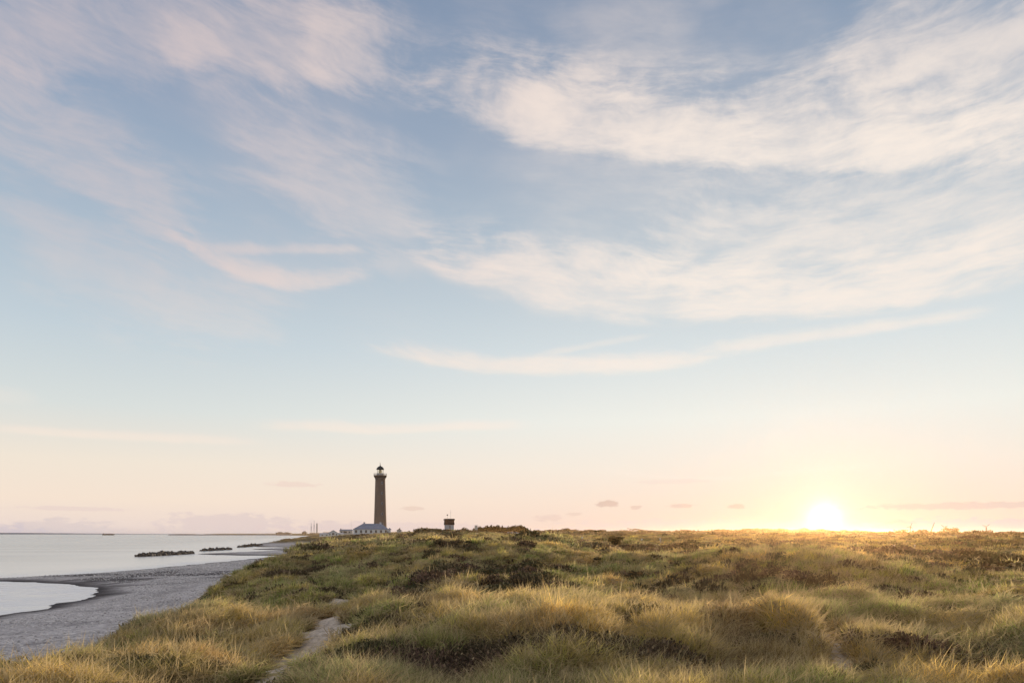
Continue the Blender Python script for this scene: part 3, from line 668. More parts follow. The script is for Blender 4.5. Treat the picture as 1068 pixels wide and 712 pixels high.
# ------------------------------------------------------------------ lighthouse
def face_cam(px): return -math.atan((px - 534) / F)
def lighthouse():
    x, y = A(396.6, 442); t = thing('lighthouse', 'tall tapering brown brick lighthouse with black dome behind the white house', 'lighthouse', (x, y, 8.4), face_cam(396.6))
    prof = [(4.55, -2), (4.5, .8), (4.25, 1.0)] + [(4.2 - 1.02 * (k / 12) ** .9, 1.0 + 33.6 * k / 12) for k in range(13)] + [(3.35, 34.75), (3.35, 35.1), (3.2, 35.15), (3.25, 35.8)]
    sh = obj('shaft', lathe(prof, 40), M_brick, t)
    for p in sh.data.polygons: p.use_smooth = abs(p.normal.z) < .5
    for k in range(5):
        zz = 5 + k * 6.6; rr = 4.2 - 1.02 * ((zz - 1) / 33.6) ** .9
        for sgn in (0, 1):
            a = -PI / 2 + (.35 if sgn == 0 else PI)
            bm = B((-.32, .32, -.12, .14, 0, 1.3)); o = obj('window', bm, M_glassd, t); o.location = (rr * math.cos(a), rr * math.sin(a), zz + (3 if sgn else 0)); o.rotation_euler = (0, 0, a + PI / 2)
            f = B((-.45, -.322, -.16, .1, -.1, 1.42), (.322, .45, -.16, .1, -.1, 1.42), (-.32, .32, -.16, .1, 1.302, 1.42), (-.32, .32, -.2, .1, -.12, -.002)); obj('frame', f, M_conc, o)
    bm = lathe([(3.27, 35.82), (3.5, 35.9), (4.0, 36.6), (4.25, 36.75), (4.25, 37.1), (3.0, 37.12)], 40)
    for i in range(20):
        a = 2 * PI * i / 20; tube(bm, (3.35 * math.cos(a), 3.35 * math.sin(a), 35.3), (4.0 * math.cos(a), 4.0 * math.sin(a), 36.55), .16, .24, 4)
    obj('gallery', bm, M_brick, t)
    bm = bmesh.new()
    for i in range(24):
        a, b = 2 * PI * i / 24, 2 * PI * (i + 1) / 24; c = [(4.12 * math.cos(q), 4.12 * math.sin(q)) for q in (a, b)]
        tube(bm, (*c[0], 37.1), (*c[0], 38.35), .05, n=5)
        for zz in (37.5, 37.9, 38.33): tube(bm, (*c[0], zz), (*c[1], zz), .045, n=5)
    obj('railing', bm, M_grey, t)
    obj('lantern_base', lathe([(2.35, 37.13), (2.35, 38.4), (2.2, 38.45)], 32), M_cream, t)
    lr = obj('lantern_glazing', lathe([(1.95, 38.46), (1.95, 40.9)], 24, cap=False), M_glass, t)
    bm = bmesh.new()
    for i in range(12):
        a, b = 2 * PI * i / 12, 2 * PI * (i + 1) / 12; p, q = (2.0 * math.cos(a), 2.0 * math.sin(a)), (2.0 * math.cos(b), 2.0 * math.sin(b))
        tube(bm, (*p, 38.46), (*p, 40.9), .07, n=5)
        for zz in (39.6,): tube(bm, (*p, zz), (*q, zz), .05, n=5)
    obj('glazing_bars', bm, M_white, lr)
    obj('lens', lathe([(.5, 38.5), (.9, 39.0), (1.0, 39.6), (.9, 40.2), (.5, 40.7)], 20), M_lens, t, True)
    d = obj('dome', lathe([(2.55, 40.92), (2.5, 41.15), (2.3, 41.6), (1.9, 42.2), (1.3, 42.75), (.6, 43.05), (.42, 43.2), (.42, 43.6), (.2, 43.8)], 32), M_dark, t, True)
    bm = lathe([(.05, 43.78), (.05, 45.6)], 8); lathe([(.02, 44.1), (.26, 44.3), (.26, 44.45), (.02, 44.65)], 12, bm); box(bm, -.5, .1, -.03, .03, 45.2, 45.4); obj('weather_vane', bm, M_dark, d)
lighthouse()

def hip(bm, x0, x1, y0, y1, z0, z1, rx0, rx1, over=.4):
    x0 -= over; x1 += over; y0 -= over; y1 += over; ym = (y0 + y1) / 2
    v = [bm.verts.new(p) for p in ((x0, y0, z0), (x1, y0, z0), (x1, y1, z0), (x0, y1, z0), (rx0, ym, z1), (rx1, ym, z1))]
    for f in ((0, 1, 5, 4), (1, 2, 5), (2, 3, 4, 5), (3, 0, 4), (3, 2, 1, 0)): bm.faces.new([v[i] for i in f])
def window(t, x, y, z, w, h, mf=M_white, mg=M_glassd):
    """sits proud of a front wall at local y"""
    o = obj('window', B((x - w / 2, x + w / 2, y - .04, y + .1, z, z + h)), mg, t)
    f = .09
    bm = B((x - w / 2 - f, x - w / 2 - .003, y - .09, y + .05, z - f, z + h + f), (x + w / 2 + .003, x + w / 2 + f, y - .09, y + .05, z - f, z + h + f), (x - w / 2, x + w / 2, y - .09, y + .05, z + h + .003, z + h + f), (x - w / 2, x + w / 2, y - .12, y + .05, z - f, z - .003), (x - .035, x + .035, y - .07, y - .045, z, z + h))
    obj('frame', bm, mf, o); return o
def keepers_house():
    px = 386.8; x, y = A(px, 420); t = thing('keepers_house', 'long white house with blue grey hipped roof and dark windows below the brick lighthouse', 'house', (x, y, 7.2), face_cam(px))
    obj('wall', B((-10.6, 10.6, 0, 9, -.5, 3.35), (10.603, 12.0, 1.2, 7.5, -.5, 3.0)), M_white, t)
    obj('plinth', B((-10.66, 10.66, -.06, -.003, -.5, .45)), M_conc, t)
    bm = bmesh.new(); hip(bm, -10.6, 10.6, 0, 9, 3.36, 6.9, -4.8, 6.4); hip(bm, 11.1, 12.4, 1.2, 7.5, 3.02, 4.3, 11.2, 11.6, .3)
    rf = obj('roof', bm, M_slate, t)
    for cx in (-4.0, 5.8): obj('chimney', B((cx - .55, cx + .55, 3.9, 5.1, 6.0, 7.6), (cx - .65, cx + .65, 3.8, 5.2, 7.603, 7.8)), M_conc, rf)
    for k in range(7): window(t, -8.9 + k * 3.0, 0, 1.15, 1.15, 1.7)
    d = obj('door', B((9.95, 10.5, -.05, .1, .1, 2.2)), M_rust, t)
keepers_house()
def gable(name, label, cat, px, d, w, dep, h, rh, mw, mr, wins, rz=0, dz=0, group=None, ridge='y', extra=None):
    x, y = A(px, d); z = hz(x, y); t = thing(name, label, cat, (x, y, z + dz), face_cam(px) + rz, group)
    bm = B((-w / 2, w / 2, 0, dep, -1.5, h))
    if ridge == 'y':
        a = [bm.verts.new(p) for p in ((-w / 2, 0, h + .002), (w / 2, 0, h + .002), (0, 0, h + rh - .05))]; b = [bm.verts.new((v.co.x, dep, v.co.z)) for v in a]
        bm.faces.new(a); bm.faces.new(b[::-1]); bm.faces.new((a[0], a[2], b[2], b[0])); bm.faces.new((a[1], b[1], b[2], a[2]))
    obj('wall', bm, mw, t)
    bm = bmesh.new(); o = .35; th = .18
    if ridge == 'y':
        for s in (-1, 1):
            p = [(s * .0, -o, h + rh), (s * (w / 2 + o), -o, h - o * rh / (w / 2)), (s * (w / 2 + o), dep + o, h - o * rh / (w / 2)), (0, dep + o, h + rh)]
            q = [(a_, b_, c_ + th) for a_, b_, c_ in p]; v = [bm.verts.new(i) for i in p + q]
            for f in ((0, 1, 2, 3), (4, 5, 6, 7), (0, 1, 5, 4), (1, 2, 6, 5), (2, 3, 7, 6), (3, 0, 4, 7)): bm.faces.new([v[i] for i in f])
    else: hip(bm, -w / 2, w / 2, 0, dep, h + .003, h + rh, -w / 2 + .5, w / 2 - .5, o)
    obj('roof', bm, mr, t)
    for (wx, wz, ww, wh) in wins: window(t, wx, 0, wz, ww, wh)
    if extra: extra(t)
    return t
gable('cottage', 'small white gabled cottage with grey roof edges left of the long white house', 'cottage', 347.5, 520, 8.6, 9, 1.5, 2.5, M_white, M_slate, [(0, .7, 1.6, 1.3), (-2.4, .4, .8, 1.0), (2.4, .4, .8, 1.0)], dz=.9)
gable('flat_house', 'pale pinkish house with dark upper windows between the cottage and the long white house', 'house', 361, 560, 10.5, 8, 3.9, 1.0, M_cream, M_slate, [(-3.6, 1.9, 1.0, 1.3), (-.8, 1.9, 2.6, 1.4), (2.6, 1.9, 1.0, 1.2)], ridge='x', dz=.6,
      extra=lambda t: obj('chimney', B((-4.6, -3.9, 3, 3.8, 4.2, 5.6)), M_rust, t))
gable('garden_shed', 'low white shed right beside the cottage', 'shed', 354.5, 540, 6.5, 5, 2.0, .8, M_white, M_conc, [(0, .7, 1.2, .8)], ridge='x', dz=.2)
gable('boat_shed', 'low white shed with pale roof left of the cottage', 'shed', 338.5, 620, 9, 6, 2.0, 1.0, M_white, M_conc, [(-2, .7, 1.2, .8), (2, .7, 1.2, .8)], ridge='x', dz=1.8)
gable('beach_hut', 'tiny pale hut with dark roof just right of the lighthouse', 'hut', 416.3, 400, 2.6, 3, 1.6, .9, M_cream, M_black, [(0, .6, .7, .7)], dz=.1,
      extra=lambda t: obj('chimney', B((.2, .6, 1.2, 1.6, 2.2, 3.2)), M_dark, t))
def flagpole():
    x, y = A(366.3, 555); t = thing('flagpole', 'thin bare pole standing left of the long white house', 'flagpole', (x, y, hz(x, y)))
    bm = bmesh.new(); tube(bm, (0, 0, -.5), (0, 0, 12.5), .09, .05); obj('pole', bm, M_wood, t)
    obj('finial', lathe([(.02, 12.5), (.12, 12.6), (.12, 12.7), (.02, 12.8)], 10), M_lens, t)
flagpole()
# ------------------------------------------------------------------ lookout tower on the dune
def lookout():
    px = 469; x, y = A(px, 296); z = 9.5; t = thing('lookout_tower', 'small square lookout tower with dark cabin on a pale base on top of the dune', 'tower', (x, y, z), face_cam(px) + .12)
    obj('base', B((-1.85, 1.85, 0, 3.7, -1.5, 2.25)), M_conc, t)
    c = obj('cabin', B((-2.1, 2.1, -.2, 3.9, 2.253, 2.95), (-2.03, 2.03, -.13, 3.83, 2.953, 3.2)), M_black, t)
    obj('window_band', B((-2.0, 2.0, -.1, 3.8, 3.203, 4.3)), M_rust, t)
    for k in range(5): obj('mullion', B((-2.0 + k * .98, -1.92 + k * .98, -.16, -.103, 3.203, 4.3)), M_black, t)
    obj('roof', B((-2.25, 2.25, -.35, 4.05, 4.303, 4.75), (-2.05, 2.05, -.15, 3.85, 4.753, 4.9)), M_dark, t)
    obj('door', B((-.3, .5, -.04, .05, .0, 1.9)), M_grey, t)
    bm = bmesh.new(); tube(bm, (-.9, 1, 4.9), (-.9, 1, 6.9), .04); box(bm, -1.15, -.65, .9, 1.1, 6.3, 6.75); obj('antenna', bm, M_dark, t)
    bm = bmesh.new(); tube(bm, (.6, 1.5, 4.9), (.6, 1.5, 8.8), .035); tube(bm, (.2, 1.5, 7.6), (1.0, 1.5, 7.6), .025); obj('antenna', bm, M_grey, t)
lookout()
# ------------------------------------------------------------------ harbour
def pier():
    d = 2900; a = A(176, d); b = A(318, d); x0, x1 = a[0], b[0]; n = 60; bm = bmesh.new(); r = random.Random(3)
    sec = []
    for i in range(n + 1):
        x = x0 + (x1 - x0) * i / n; h = 4.2 + r.uniform(-.5, .5) + (1.0 if i > 38 else 0)
        sec.append([bm.verts.new((x - (x0 + x1) / 2, yy + r.uniform(-.6, .6), zz)) for yy, zz in ((-9, -1), (-3, h * .8), (0, h), (4, h), (9, -1))])
    for p, q in zip(sec[:-1], sec[1:]):
        for k in range(4): bm.faces.new((p[k], q[k], q[k + 1], p[k + 1]))
    bm.faces.new(sec[0]); bm.faces.new(sec[-1][::-1])
    t = obj('harbour_pier', bm, M_grey); t.location = ((x0 + x1) / 2, d, 0); tag(t, 'long low dark stone pier on the horizon', 'pier')
pier()
def far_block(name, label, px0, px1, z1, m, wins=5, z0=3.0, d=2860, step=None, group=None):
    x0, x1 = A(px0, d)[0], A(px1, d)[0]; w = x1 - x0; t = thing(name, label, 'building', ((x0 + x1) / 2, d, z0), 0, group); h = z1 - z0
    bs = [(-w / 2, w / 2, 0, 18, -3, h * .72)]
    if step: bs += [(w * s0, w * s1, 2, 14, h * .72 + .01, h * hh) for s0, s1, hh in step]
    obj('wall', B(*bs), m, t); obj('roof', B((-w / 2 - .6, w / 2 + .6, -.6, 18.6, h * .72 + .02, h * .78)) if not step else B((-w / 2 - .6, w * step[0][0] - .05, -.6, 18.6, h * .72 + .02, h * .78)), M_grey, t)
    for k in range(wins):
        cx = -w / 2 + w * (k + .5) / wins; obj('window', B((cx - w / wins * .22, cx + w / wins * .22, -.12, .1, h * .25, h * .5)), M_glassd, t)
far_block('warehouse', 'long dark warehouse on the pier end', 287.5, 303, 14.5, M_haze, 6, step=[(-.35, -.1, 1.0), (.1, .3, .9)])
far_block('harbour_office', 'small dark stepped building alone on the shore left of the chimneys', 314.8, 319.3, 17.5, M_haze, 2, step=[(-.2, .3, 1.0)])
far_block('storehouse', 'low dark building at the foot of the two thin masts', 323, 329.3, 12.5, M_haze, 3)
far_block('fish_factory', 'long low white factory building right of the chimney', 331, 345, 12.5, M_hazew, 6)
far_block('silo_hall', 'taller pale hall behind the white factory', 337, 343, 16.5, M_hazew, 2, d=2960)
def harbour_mast(name, label, px, top, r0, r1, m, cat):
    x, y = A(px, 2840); t = thing(name, label, cat, (x, y, 3))
    bm = bmesh.new(); tube(bm, (0, 0, -2), (0, 0, top - 3), r0, r1, 12)
    obj('shaft', bm, m, t)
    if cat == 'mast':
        bm = bmesh.new(); tube(bm, (-6, 0, 0), (0, 0, (top - 3) * .8), .25); tube(bm, (6, 0, 0), (0, 0, (top - 3) * .8), .25); obj('guy_wires', bm, m, t)
        obj('platform', lathe([(1.6, (top - 3) * .62), (1.6, (top - 3) * .62 + 1.2)], 10), m, t)
    else: obj('rim', lathe([(r1 + .25, top - 4.5), (r1 + .25, top - 2.8)], 16), M_dark, t)
harbour_mast('radio_mast', 'shorter thin mast at the left of the harbour trio', 324.6, 52, .9, .6, M_grey, 'mast')
harbour_mast('radio_mast', 'tallest thin mast in the middle of the harbour trio', 327.6, 63, .9, .5, M_grey, 'mast')
harbour_mast('chimney_stack', 'dark thick chimney at the right of the harbour trio', 330.6, 50, 2.3, 1.9, M_dark, 'chimney')
def ship():
    x, y = A(113, 3200); t = thing('barge', 'dark flat barge far out on the horizon', 'ship', (x, y, 0), .1)
    bm = bmesh.new(); pr = [(-27, -4), (-24, -6), (22, -6), (28, 0), (22, 6), (-24, 6), (-27, 4)]
    a = [bm.verts.new((p * .93, q, -1)) for p, q in pr]; b = [bm.verts.new((p, q, 3.6 + (1 if p > 20 else 0))) for p, q in pr]
    for i in range(7): bm.faces.new((a[i], a[(i + 1) % 7], b[(i + 1) % 7], b[i]))
    bm.faces.new(a[::-1]); bm.faces.new(b); obj('hull', bm, M_dark, t)
    obj('cargo_hatch', B((-12, 18, -4, 4, 3.65, 5.4)), M_black, t); obj('wheelhouse', B((-23, -16, -4, 4, 3.65, 7.4), (-22, -17, -3, 3, 7.41, 8.4)), M_haze, t)
    bm = bmesh.new(); tube(bm, (14, 0, 5.4), (14, 0, 9), .2); obj('mast', bm, M_dark, t)
ship()
def coast():
    r = random.Random(9); d = 6600; xs = np.linspace(A(-420, d)[0], A(185, d)[0], 140); bm = bmesh.new(); rows = []
    for i, x in enumerate(xs):
        h = 11 + 5 * math.sin(i * .08 + 1) + r.uniform(-1, 1); h *= min(1, (139 - i) / 30 + .35)
        rows.append([bm.verts.new((x, yy, zz)) for yy, zz in ((d - 60, -1), (d - 30, h * .55), (d, h), (d + 300, h * 1.02), (d + 600, -1))])
    for p, q in zip(rows[:-1], rows[1:]):
        for k in range(4): bm.faces.new((p[k], q[k], q[k + 1], p[k + 1]))
    o = obj('far_coast', bm, M_coast); tag(o, 'thin hazy coast on the sea horizon', 'coast', kind='structure')
coast()
# ------------------------------------------------------------------ rock breakwaters
def rock_mesh(seed):
    r = random.Random(seed); bm = bmesh.new(); bmesh.ops.create_icosphere(bm, subdivisions=2, radius=1)
    cuts = [(Vector((r.gauss(0, 1), r.gauss(0, 1), r.gauss(0, 1))).normalized(), r.uniform(.55, .85)) for _ in range(9)]
    for v in bm.verts:
        for n, k in cuts:
            dd = v.co.dot(n)
            if dd > k: v.co -= n * (dd - k)
        v.co *= 1 + r.uniform(-.04, .04)
    me = bpy.data.meshes.new('boulder'); bm.to_mesh(me); bm.free(); me.materials.append(M_rock); return me
ROCKS = [rock_mesh(i) for i in range(6)]
def breakwater(label, p0, p1, n, h, size, seed):
    r = random.Random(seed); (x0, y0), (x1, y1) = p0, p1; cx, cy = (x0 + x1) / 2, (y0 + y1) / 2
    t = thing('rock_breakwater', label, 'breakwater', (cx, cy, 0), 0, 'rock breakwaters off the beach')
    L = math.hypot(x1 - x0, y1 - y0); ux, uy = (x1 - x0) / L, (y1 - y0) / L
    for i in range(n):
        s = -1 + 2 * (i + r.random()) / n; q = r.uniform(-1, 1); env = (1 - abs(s) ** 3) ** .5
        o = bpy.data.objects.new('boulder', ROCKS[r.randrange(6)]); C.objects.link(o); o.parent = t
        k = size * r.uniform(.7, 1.25); w = 2.6 * env
        zz = h * env * .85 * (1 - abs(q) ** 1.3) * r.uniform(.55, 1) - .1
        o.location = (ux * s * L / 2 - uy * q * w, uy * s * L / 2 + ux * q * w, zz); o.rotation_euler = (r.uniform(0, 6), r.uniform(0, 6), r.uniform(0, 6)); o.scale = (k * r.uniform(.8, 1.4), k * r.uniform(.8, 1.2), k * r.uniform(.55, .8))
breakwater('nearest and longest dark rock breakwater lying left of the others', G(143, 580.3), G(200, 577.2), 92, 1.15, .95, 1)
breakwater('middle dark rock breakwater, short and low in the water', G(211, 574.4), G(240, 572.8), 70, 1.0, .95, 2)
breakwater('farthest dark rock breakwater touching the vegetated shore', G(249, 570.6), G(272, 568.6), 70, 1.1, 1.1, 3)
def stone_fn(nt):
    c = attr(nt, 'tint', 'INSTANCER', 'Color'); return bsdf(nt, c, .8, .3)
M_stone = mat('beach_stones', stone_fn)
def stones():
    ms = []
    for k in range(4):
        me = rock_mesh(40 + k); me.materials.clear(); me.materials.append(M_stone); ms.append(me)
    n = 110000; x, y, d = sector(n, 30, 200, -50, -8); z, sd, e, du, pm = height(x, y, True)
    cl_ = fbm(x / 9, y / 9, 95, 3); k = (sd > 4.5) & (du < .35) & (rng.random(n) < .55 + cl_ * .8) & (rng.random(n) < .35 + 70 / d); x, y, z, d = x[k], y[k], z[k], d[k]; m = len(x)
    g_ = rng.random((m, 1)) ** .8; t = np.array([[.27, .25, .245]]) * (1 - g_) + np.array([[.74, .70, .67]]) * g_
    s = (rng.random((m, 1)) ** 2 * .07 + .035) * (1 + np.clip(d[:, None] - 60, 0, 200) / 200) * np.array([[1.2, 1.0, .8]])
    gn_scatter('shingle_stones', np.stack([x, y, z + .01], 1), t, rng.uniform(0, 6.28, (m, 3)) * np.array([[.05, .05, 1]]), s, rng.integers(0, 4, m), ms, 'grey and white stones strewn over the shingle beach', 'stones')
    print('stones', m)
stones()
# ------------------------------------------------------------------ trees and shrubs
def crown_mesh(name, seed, w, h, m, n=420, leaf=.5, kind='pine'):
    r = random.Random(seed); vs, fs, gr, rn = [], [], [], []
    lobes = [(Vector((r.gauss(0, .24) * w, r.gauss(0, .24) * w, h * r.uniform(.3, .82))), r.uniform(.22, .36)) for _ in range(9)] if kind != 'cone' else [(Vector((0, 0, h * (.12 + .8 * i / 8))), .42 * (1 - i / 9.5)) for i in range(9)]
    for k in range(n):
        c0, q = lobes[r.randrange(9)]; v = Vector((r.gauss(0, 1), r.gauss(0, 1), r.gauss(0, .75))).normalized() * (r.random() ** .4)
        c = c0 + Vector((v.x * w * q, v.y * w * q, v.z * h * q * .8)); c.z = max(c.z, .02)
        d = (v + Vector((r.gauss(0, .5), r.gauss(0, .5), r.gauss(.3, .4)))).normalized(); s = Matrix.Rotation(r.uniform(0, 6.3), 3, d) @ d.orthogonal().normalized()
        L = leaf * r.uniform(.6, 1.4); W = L * .45; b = len(vs); rv = r.random()
        for p, g in ((c - s * W * .5, 0), (c + s * W * .5, 0), (c + d * L * .6 + s * W, .5), (c + d * L, 1), (c + d * L * .6 - s * W, .5)):
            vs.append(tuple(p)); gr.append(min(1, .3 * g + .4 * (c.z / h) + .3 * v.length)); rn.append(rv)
        fs += [(b, b + 1, b + 2, b + 4), (b + 4, b + 2, b + 3)]
    me = me_from(name, vs, fs, m); add_attrs(me, gr, rn); return me
def trunk_mesh(h, r0, seed):
    r = random.Random(seed); bm = bmesh.new(); p = Vector((0, 0, -.4)); k = 5
    for i in range(k):
        q = Vector((r.uniform(-.15, .15) * h * .2, r.uniform(-.1, .1) * h * .2, h * (i + 1) / k)); tube(bm, p, q, r0 * (1 - i / k * .7), r0 * (1 - (i + 1) / k * .7), 7); p = q
        if i > 0:
            for s in range(2):
                a = r.uniform(0, 6.28); tube(bm, q, q + Vector((math.cos(a) * h * .28, math.sin(a) * h * .28, h * .16)), r0 * .35, r0 * .1, 5)
    bmesh.ops.recalc_face_normals(bm, faces=bm.faces); me = bpy.data.meshes.new('trunk'); bm.to_mesh(me); bm.free(); me.materials.append(M_bark); return me
CR = {}
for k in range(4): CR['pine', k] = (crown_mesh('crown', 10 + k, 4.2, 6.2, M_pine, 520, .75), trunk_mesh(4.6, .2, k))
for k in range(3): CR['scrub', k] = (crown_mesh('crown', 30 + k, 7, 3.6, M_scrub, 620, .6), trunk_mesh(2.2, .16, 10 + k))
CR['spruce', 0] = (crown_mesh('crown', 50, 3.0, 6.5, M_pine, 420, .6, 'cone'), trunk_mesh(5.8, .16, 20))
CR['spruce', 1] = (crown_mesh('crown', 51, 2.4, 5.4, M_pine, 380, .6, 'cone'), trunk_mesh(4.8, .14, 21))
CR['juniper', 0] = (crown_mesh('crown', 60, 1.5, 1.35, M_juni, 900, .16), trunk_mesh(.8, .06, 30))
def plant(kind, k, px, d, s, name, label, cat, group=None, sz=None, dz=-.3):
    x, y = A(px, d); t = thing(name, label, cat, (x, y, hz(x, y) + dz), random.uniform(0, 6.28), group); t.scale = (s, s, sz or s)
    cr, tr = CR[kind, k]
    for nm, me in (('trunk', tr), ('crown', cr)):
        o = bpy.data.objects.new(nm, me); C.objects.link(o); o.parent = t
r = random.Random(5)
g = 'dark pines in the row between the lookout tower and the green mound'
for i in range(24):
    px = 497 + i * 2.25 + r.uniform(-.7, .7); plant('pine', r.randrange(4), px, 640 + r.uniform(-25, 25), r.uniform(1.1, 1.5), 'pine_tree', 'dark pine in the dense row on the skyline right of the lookout tower', 'tree', g)
for i in range(15):
    px = 553 + i * 3.4 + r.uniform(-1, 1); plant('scrub', r.randrange(3), px, 560 + r.uniform(-15, 15), r.uniform(.45, .8), 'scrub_tree', 'low brown scrub tree on the flat skyline ridge right of the pine row', 'tree', 'scrub trees on the long flat ridge')
for i in range(17):
    px = 706 + i * 3.6 + r.uniform(-1, 1); plant('spruce', r.randrange(2), px, 620 + r.uniform(-15, 15), r.uniform(.3, .55), 'spruce_tree', 'small pointed tree in the thin skyline row left of the sun', 'tree', 'pointed skyline trees left of the sun')
for i in range(8):
    px = 768 + i * 4.4; plant('scrub', r.randrange(3), px, 570, r.uniform(.5, .75), 'scrub_tree', 'rounded scrub tree on the skyline hump just left of the sun', 'tree', 'rounded scrub trees left of the sun')
for i in range(12):
    px = 952 + i * 2.9; plant('scrub', r.randrange(3), px, 540 + r.uniform(-15, 15), r.uniform(.5, .8), 'scrub_tree', 'brown scrub tree in the skyline clump below the wind turbines', 'tree', 'scrub trees below the wind turbines')
for i in range(7):
    px = 1002 + i * 9.5; plant('scrub', r.randrange(3), px, 560, r.uniform(.4, .6), 'scrub_tree', 'low scattered scrub tree on the far right skyline', 'tree', 'scattered scrub trees at the far right')
plant('scrub', 0, 993.5, 500, 1.15, 'scrub_tree', 'largest rounded scrub tree on the right skyline', 'tree', sz=1.35)
plant('scrub', 1, 485.0, 300, .78, 'round_bush', 'large round brown bush on the dune just right of the lookout tower', 'bush', sz=.9)
plant('scrub', 2, 502.0, 420, .8, 'round_bush', 'dark round bush at the left end of the pine row', 'bush', sz=1.1)
plant('scrub', 1, 459.5, 300, .4, 'round_bush', 'small brown bush at the left foot of the lookout tower', 'bush')
plant('juniper', 0, 640.5, 104, 1.15, 'juniper_bush', 'solitary nearly black bush in the hollow beyond the green mound', 'bush', dz=-.05)
# ------------------------------------------------------------------ wind turbines
def turbine(px, hub_py, label, ang, d=5200, bl=30):
    x, y = A(px, d); zh = EYE + (556 - hub_py) * d / F; t = thing('wind_turbine', label, 'wind turbine', (x, y, 2), face_cam(px) + .2, 'wind turbines on the right horizon'); h = zh - 2
    bm = bmesh.new(); tube(bm, (0, 0, 0), (0, 0, h), 3.2, 2.2, 12); obj('tower', bm, M_turb, t)
    na_ = obj('nacelle', B((-1.5, 1.5, -4, 5, h - 1.4, h + 1.6)), M_turb, t); obj('hub', lathe([(1.3, -1), (1.3, 1)], 12), M_turb, t).matrix_local = Matrix.Translation((0, -5.1, h)) @ Matrix.Rotation(PI / 2, 4, 'X')
    for k in range(3):
        a = ang + k * 2 * PI / 3; bm = bmesh.new()
        secs = []
        for s, c in ((.05, 2.6), (.2, 4.2), (.6, 3.2), (1, 1.4)):
            secs.append([bm.verts.new(p) for p in ((-c / 2, -.3, bl * s), (c / 2, 0, bl * s), (-c / 2, .3, bl * s))])
        for p, q in zip(secs[:-1], secs[1:]):
            for i in range(3): bm.faces.new((p[i], p[(i + 1) % 3], q[(i + 1) % 3], q[i]))
        bm.faces.new(secs[0][::-1]); bm.faces.new(secs[-1])
        o = obj('blade', bm, M_turb, t); o.matrix_local = Matrix.Translation((0, -5.3, h)) @ Matrix.Rotation(a, 4, 'Y')
turbine(949.5, 548.8, 'leftmost pale wind turbine on the horizon', .35)
turbine(984.5, 549.3, 'middle pale wind turbine just above the largest scrub tree', 1.2)
turbine(1028.5, 548.8, 'rightmost pale wind turbine on the horizon', .9)
def leaning_mast():
    x, y = A(970.2, 430); z = hz(x, y); t = thing('leaning_mast', 'dark mast leaning to the right on the skyline below the turbines', 'mast', (x, y, z)); dx = 2.6
    bm = bmesh.new(); tube(bm, (-.5, 0, -.5), (dx * .0, 0, 2.0), .2, .2); obj('footing', bm, M_conc, t)
    bm = bmesh.new(); tube(bm, (0, 0, 1.9), (dx, 0, 8.4), .34, .16); obj('pole', bm, M_black, t)
    bm = bmesh.new(); tube(bm, (dx, 0, 8.3), (dx + .35, 0, 9.2), .09, .05); obj('tip', bm, M_grey, t)
leaning_mast()
# ------------------------------------------------------------------ small pale things in the dunes
def post(px, d, h, lean, label, w=.16):
    x, y = A(px, d); t = thing('marker_post', label, 'post', (x, y, hz(x, y)), face_cam(px), 'pale marker posts in the dunes')
    t.rotation_euler = (0, lean, face_cam(px)); obj('shaft', B((-w / 2, w / 2, -w / 2, w / 2, -.3, h)), M_wood, t)
    bm = lathe([(w * .85, h + .003), (w * .85, h + .05), (.01, h + .16)], 4); obj('cap', bm, M_white, t)
post(607.2, 150, 1.0, 0, 'pale marker post left of the black bush in the hollow', .22)
post(667.5, 150, .9, .45, 'pale leaning marker post right of the black bush in the hollow', .26)
post(689, 146, .85, -.1, 'pale marker post farthest right of the black bush', .26)
post(927.5, 100, .9, .75, 'steeply leaning pale marker post right of the sun', .16)
post(953.5, 120, .9, .1, 'thin pale marker post between the sun and the pale grassy mound', .14)
def board():
    px = 496.6; x, y = A(px, 250); t = thing('info_board', 'pale upright board at the foot of the bushes right of the lookout tower', 'board', (x, y, hz(x, y)), face_cam(px))
    obj('panel', B((-.45, .45, -.04, .04, .35, 2.0)), M_wood, t)
    for s in (-.5, .5): obj('post', B((s - .045, s + .045, -.05, .05, -.4, 2.1)), M_wood, t)
board()
def car_proto(px, d, label, rz):
    x, y = A(px, d); t = thing('parked_car', label, 'car', (x, y, hz(x, y) + .05), rz, 'white cars parked below the pine row')
    def prof(pts, w0, w1, nm, m):
        bm = bmesh.new(); a = [bm.verts.new((-w0 if z < .95 else -w1, yy, z)) for yy, z in pts]; b = [bm.verts.new((w0 if z < .95 else w1, yy, z)) for yy, z in pts]
        n = len(pts); bm.faces.new(a); bm.faces.new(b[::-1])
        for i in range(n): bm.faces.new((a[i], b[i], b[(i + 1) % n], a[(i + 1) % n]))
        return obj(nm, bm, m, t)
    prof([(-2.1, .35), (-2.15, .7), (-1.9, .88), (-1.0, .94), (-.55, .949), (1.7, .949), (2.1, .9), (2.15, .4)], .86, .86, 'body', M_white)
    prof([(-1.0, .953), (-.35, 1.42), (1.2, 1.42), (1.8, .953)], .8, .66, 'windows', M_glassd)
    prof([(-.4, 1.424), (-.3, 1.48), (1.1, 1.48), (1.25, 1.424)], .64, .64, 'roof', M_white)
    for sx in (-.84, .84):
        for yy in (-1.35, 1.35):
            bm = bmesh.new(); tube(bm, (sx - .1, yy, .32), (sx + .1, yy, .32), .32, n=16); wl = obj('wheel', bm, M_tyre, t)
            bm = bmesh.new(); tube(bm, (sx - .112, yy, .32), (sx + .112, yy, .32), .18, n=12); obj('rim', bm, M_grey, wl)
    for sx in (-.62, .62): obj('headlight', B((sx - .17, sx + .17, -2.2, -2.12, .62, .76)), M_glass, t)
    return t
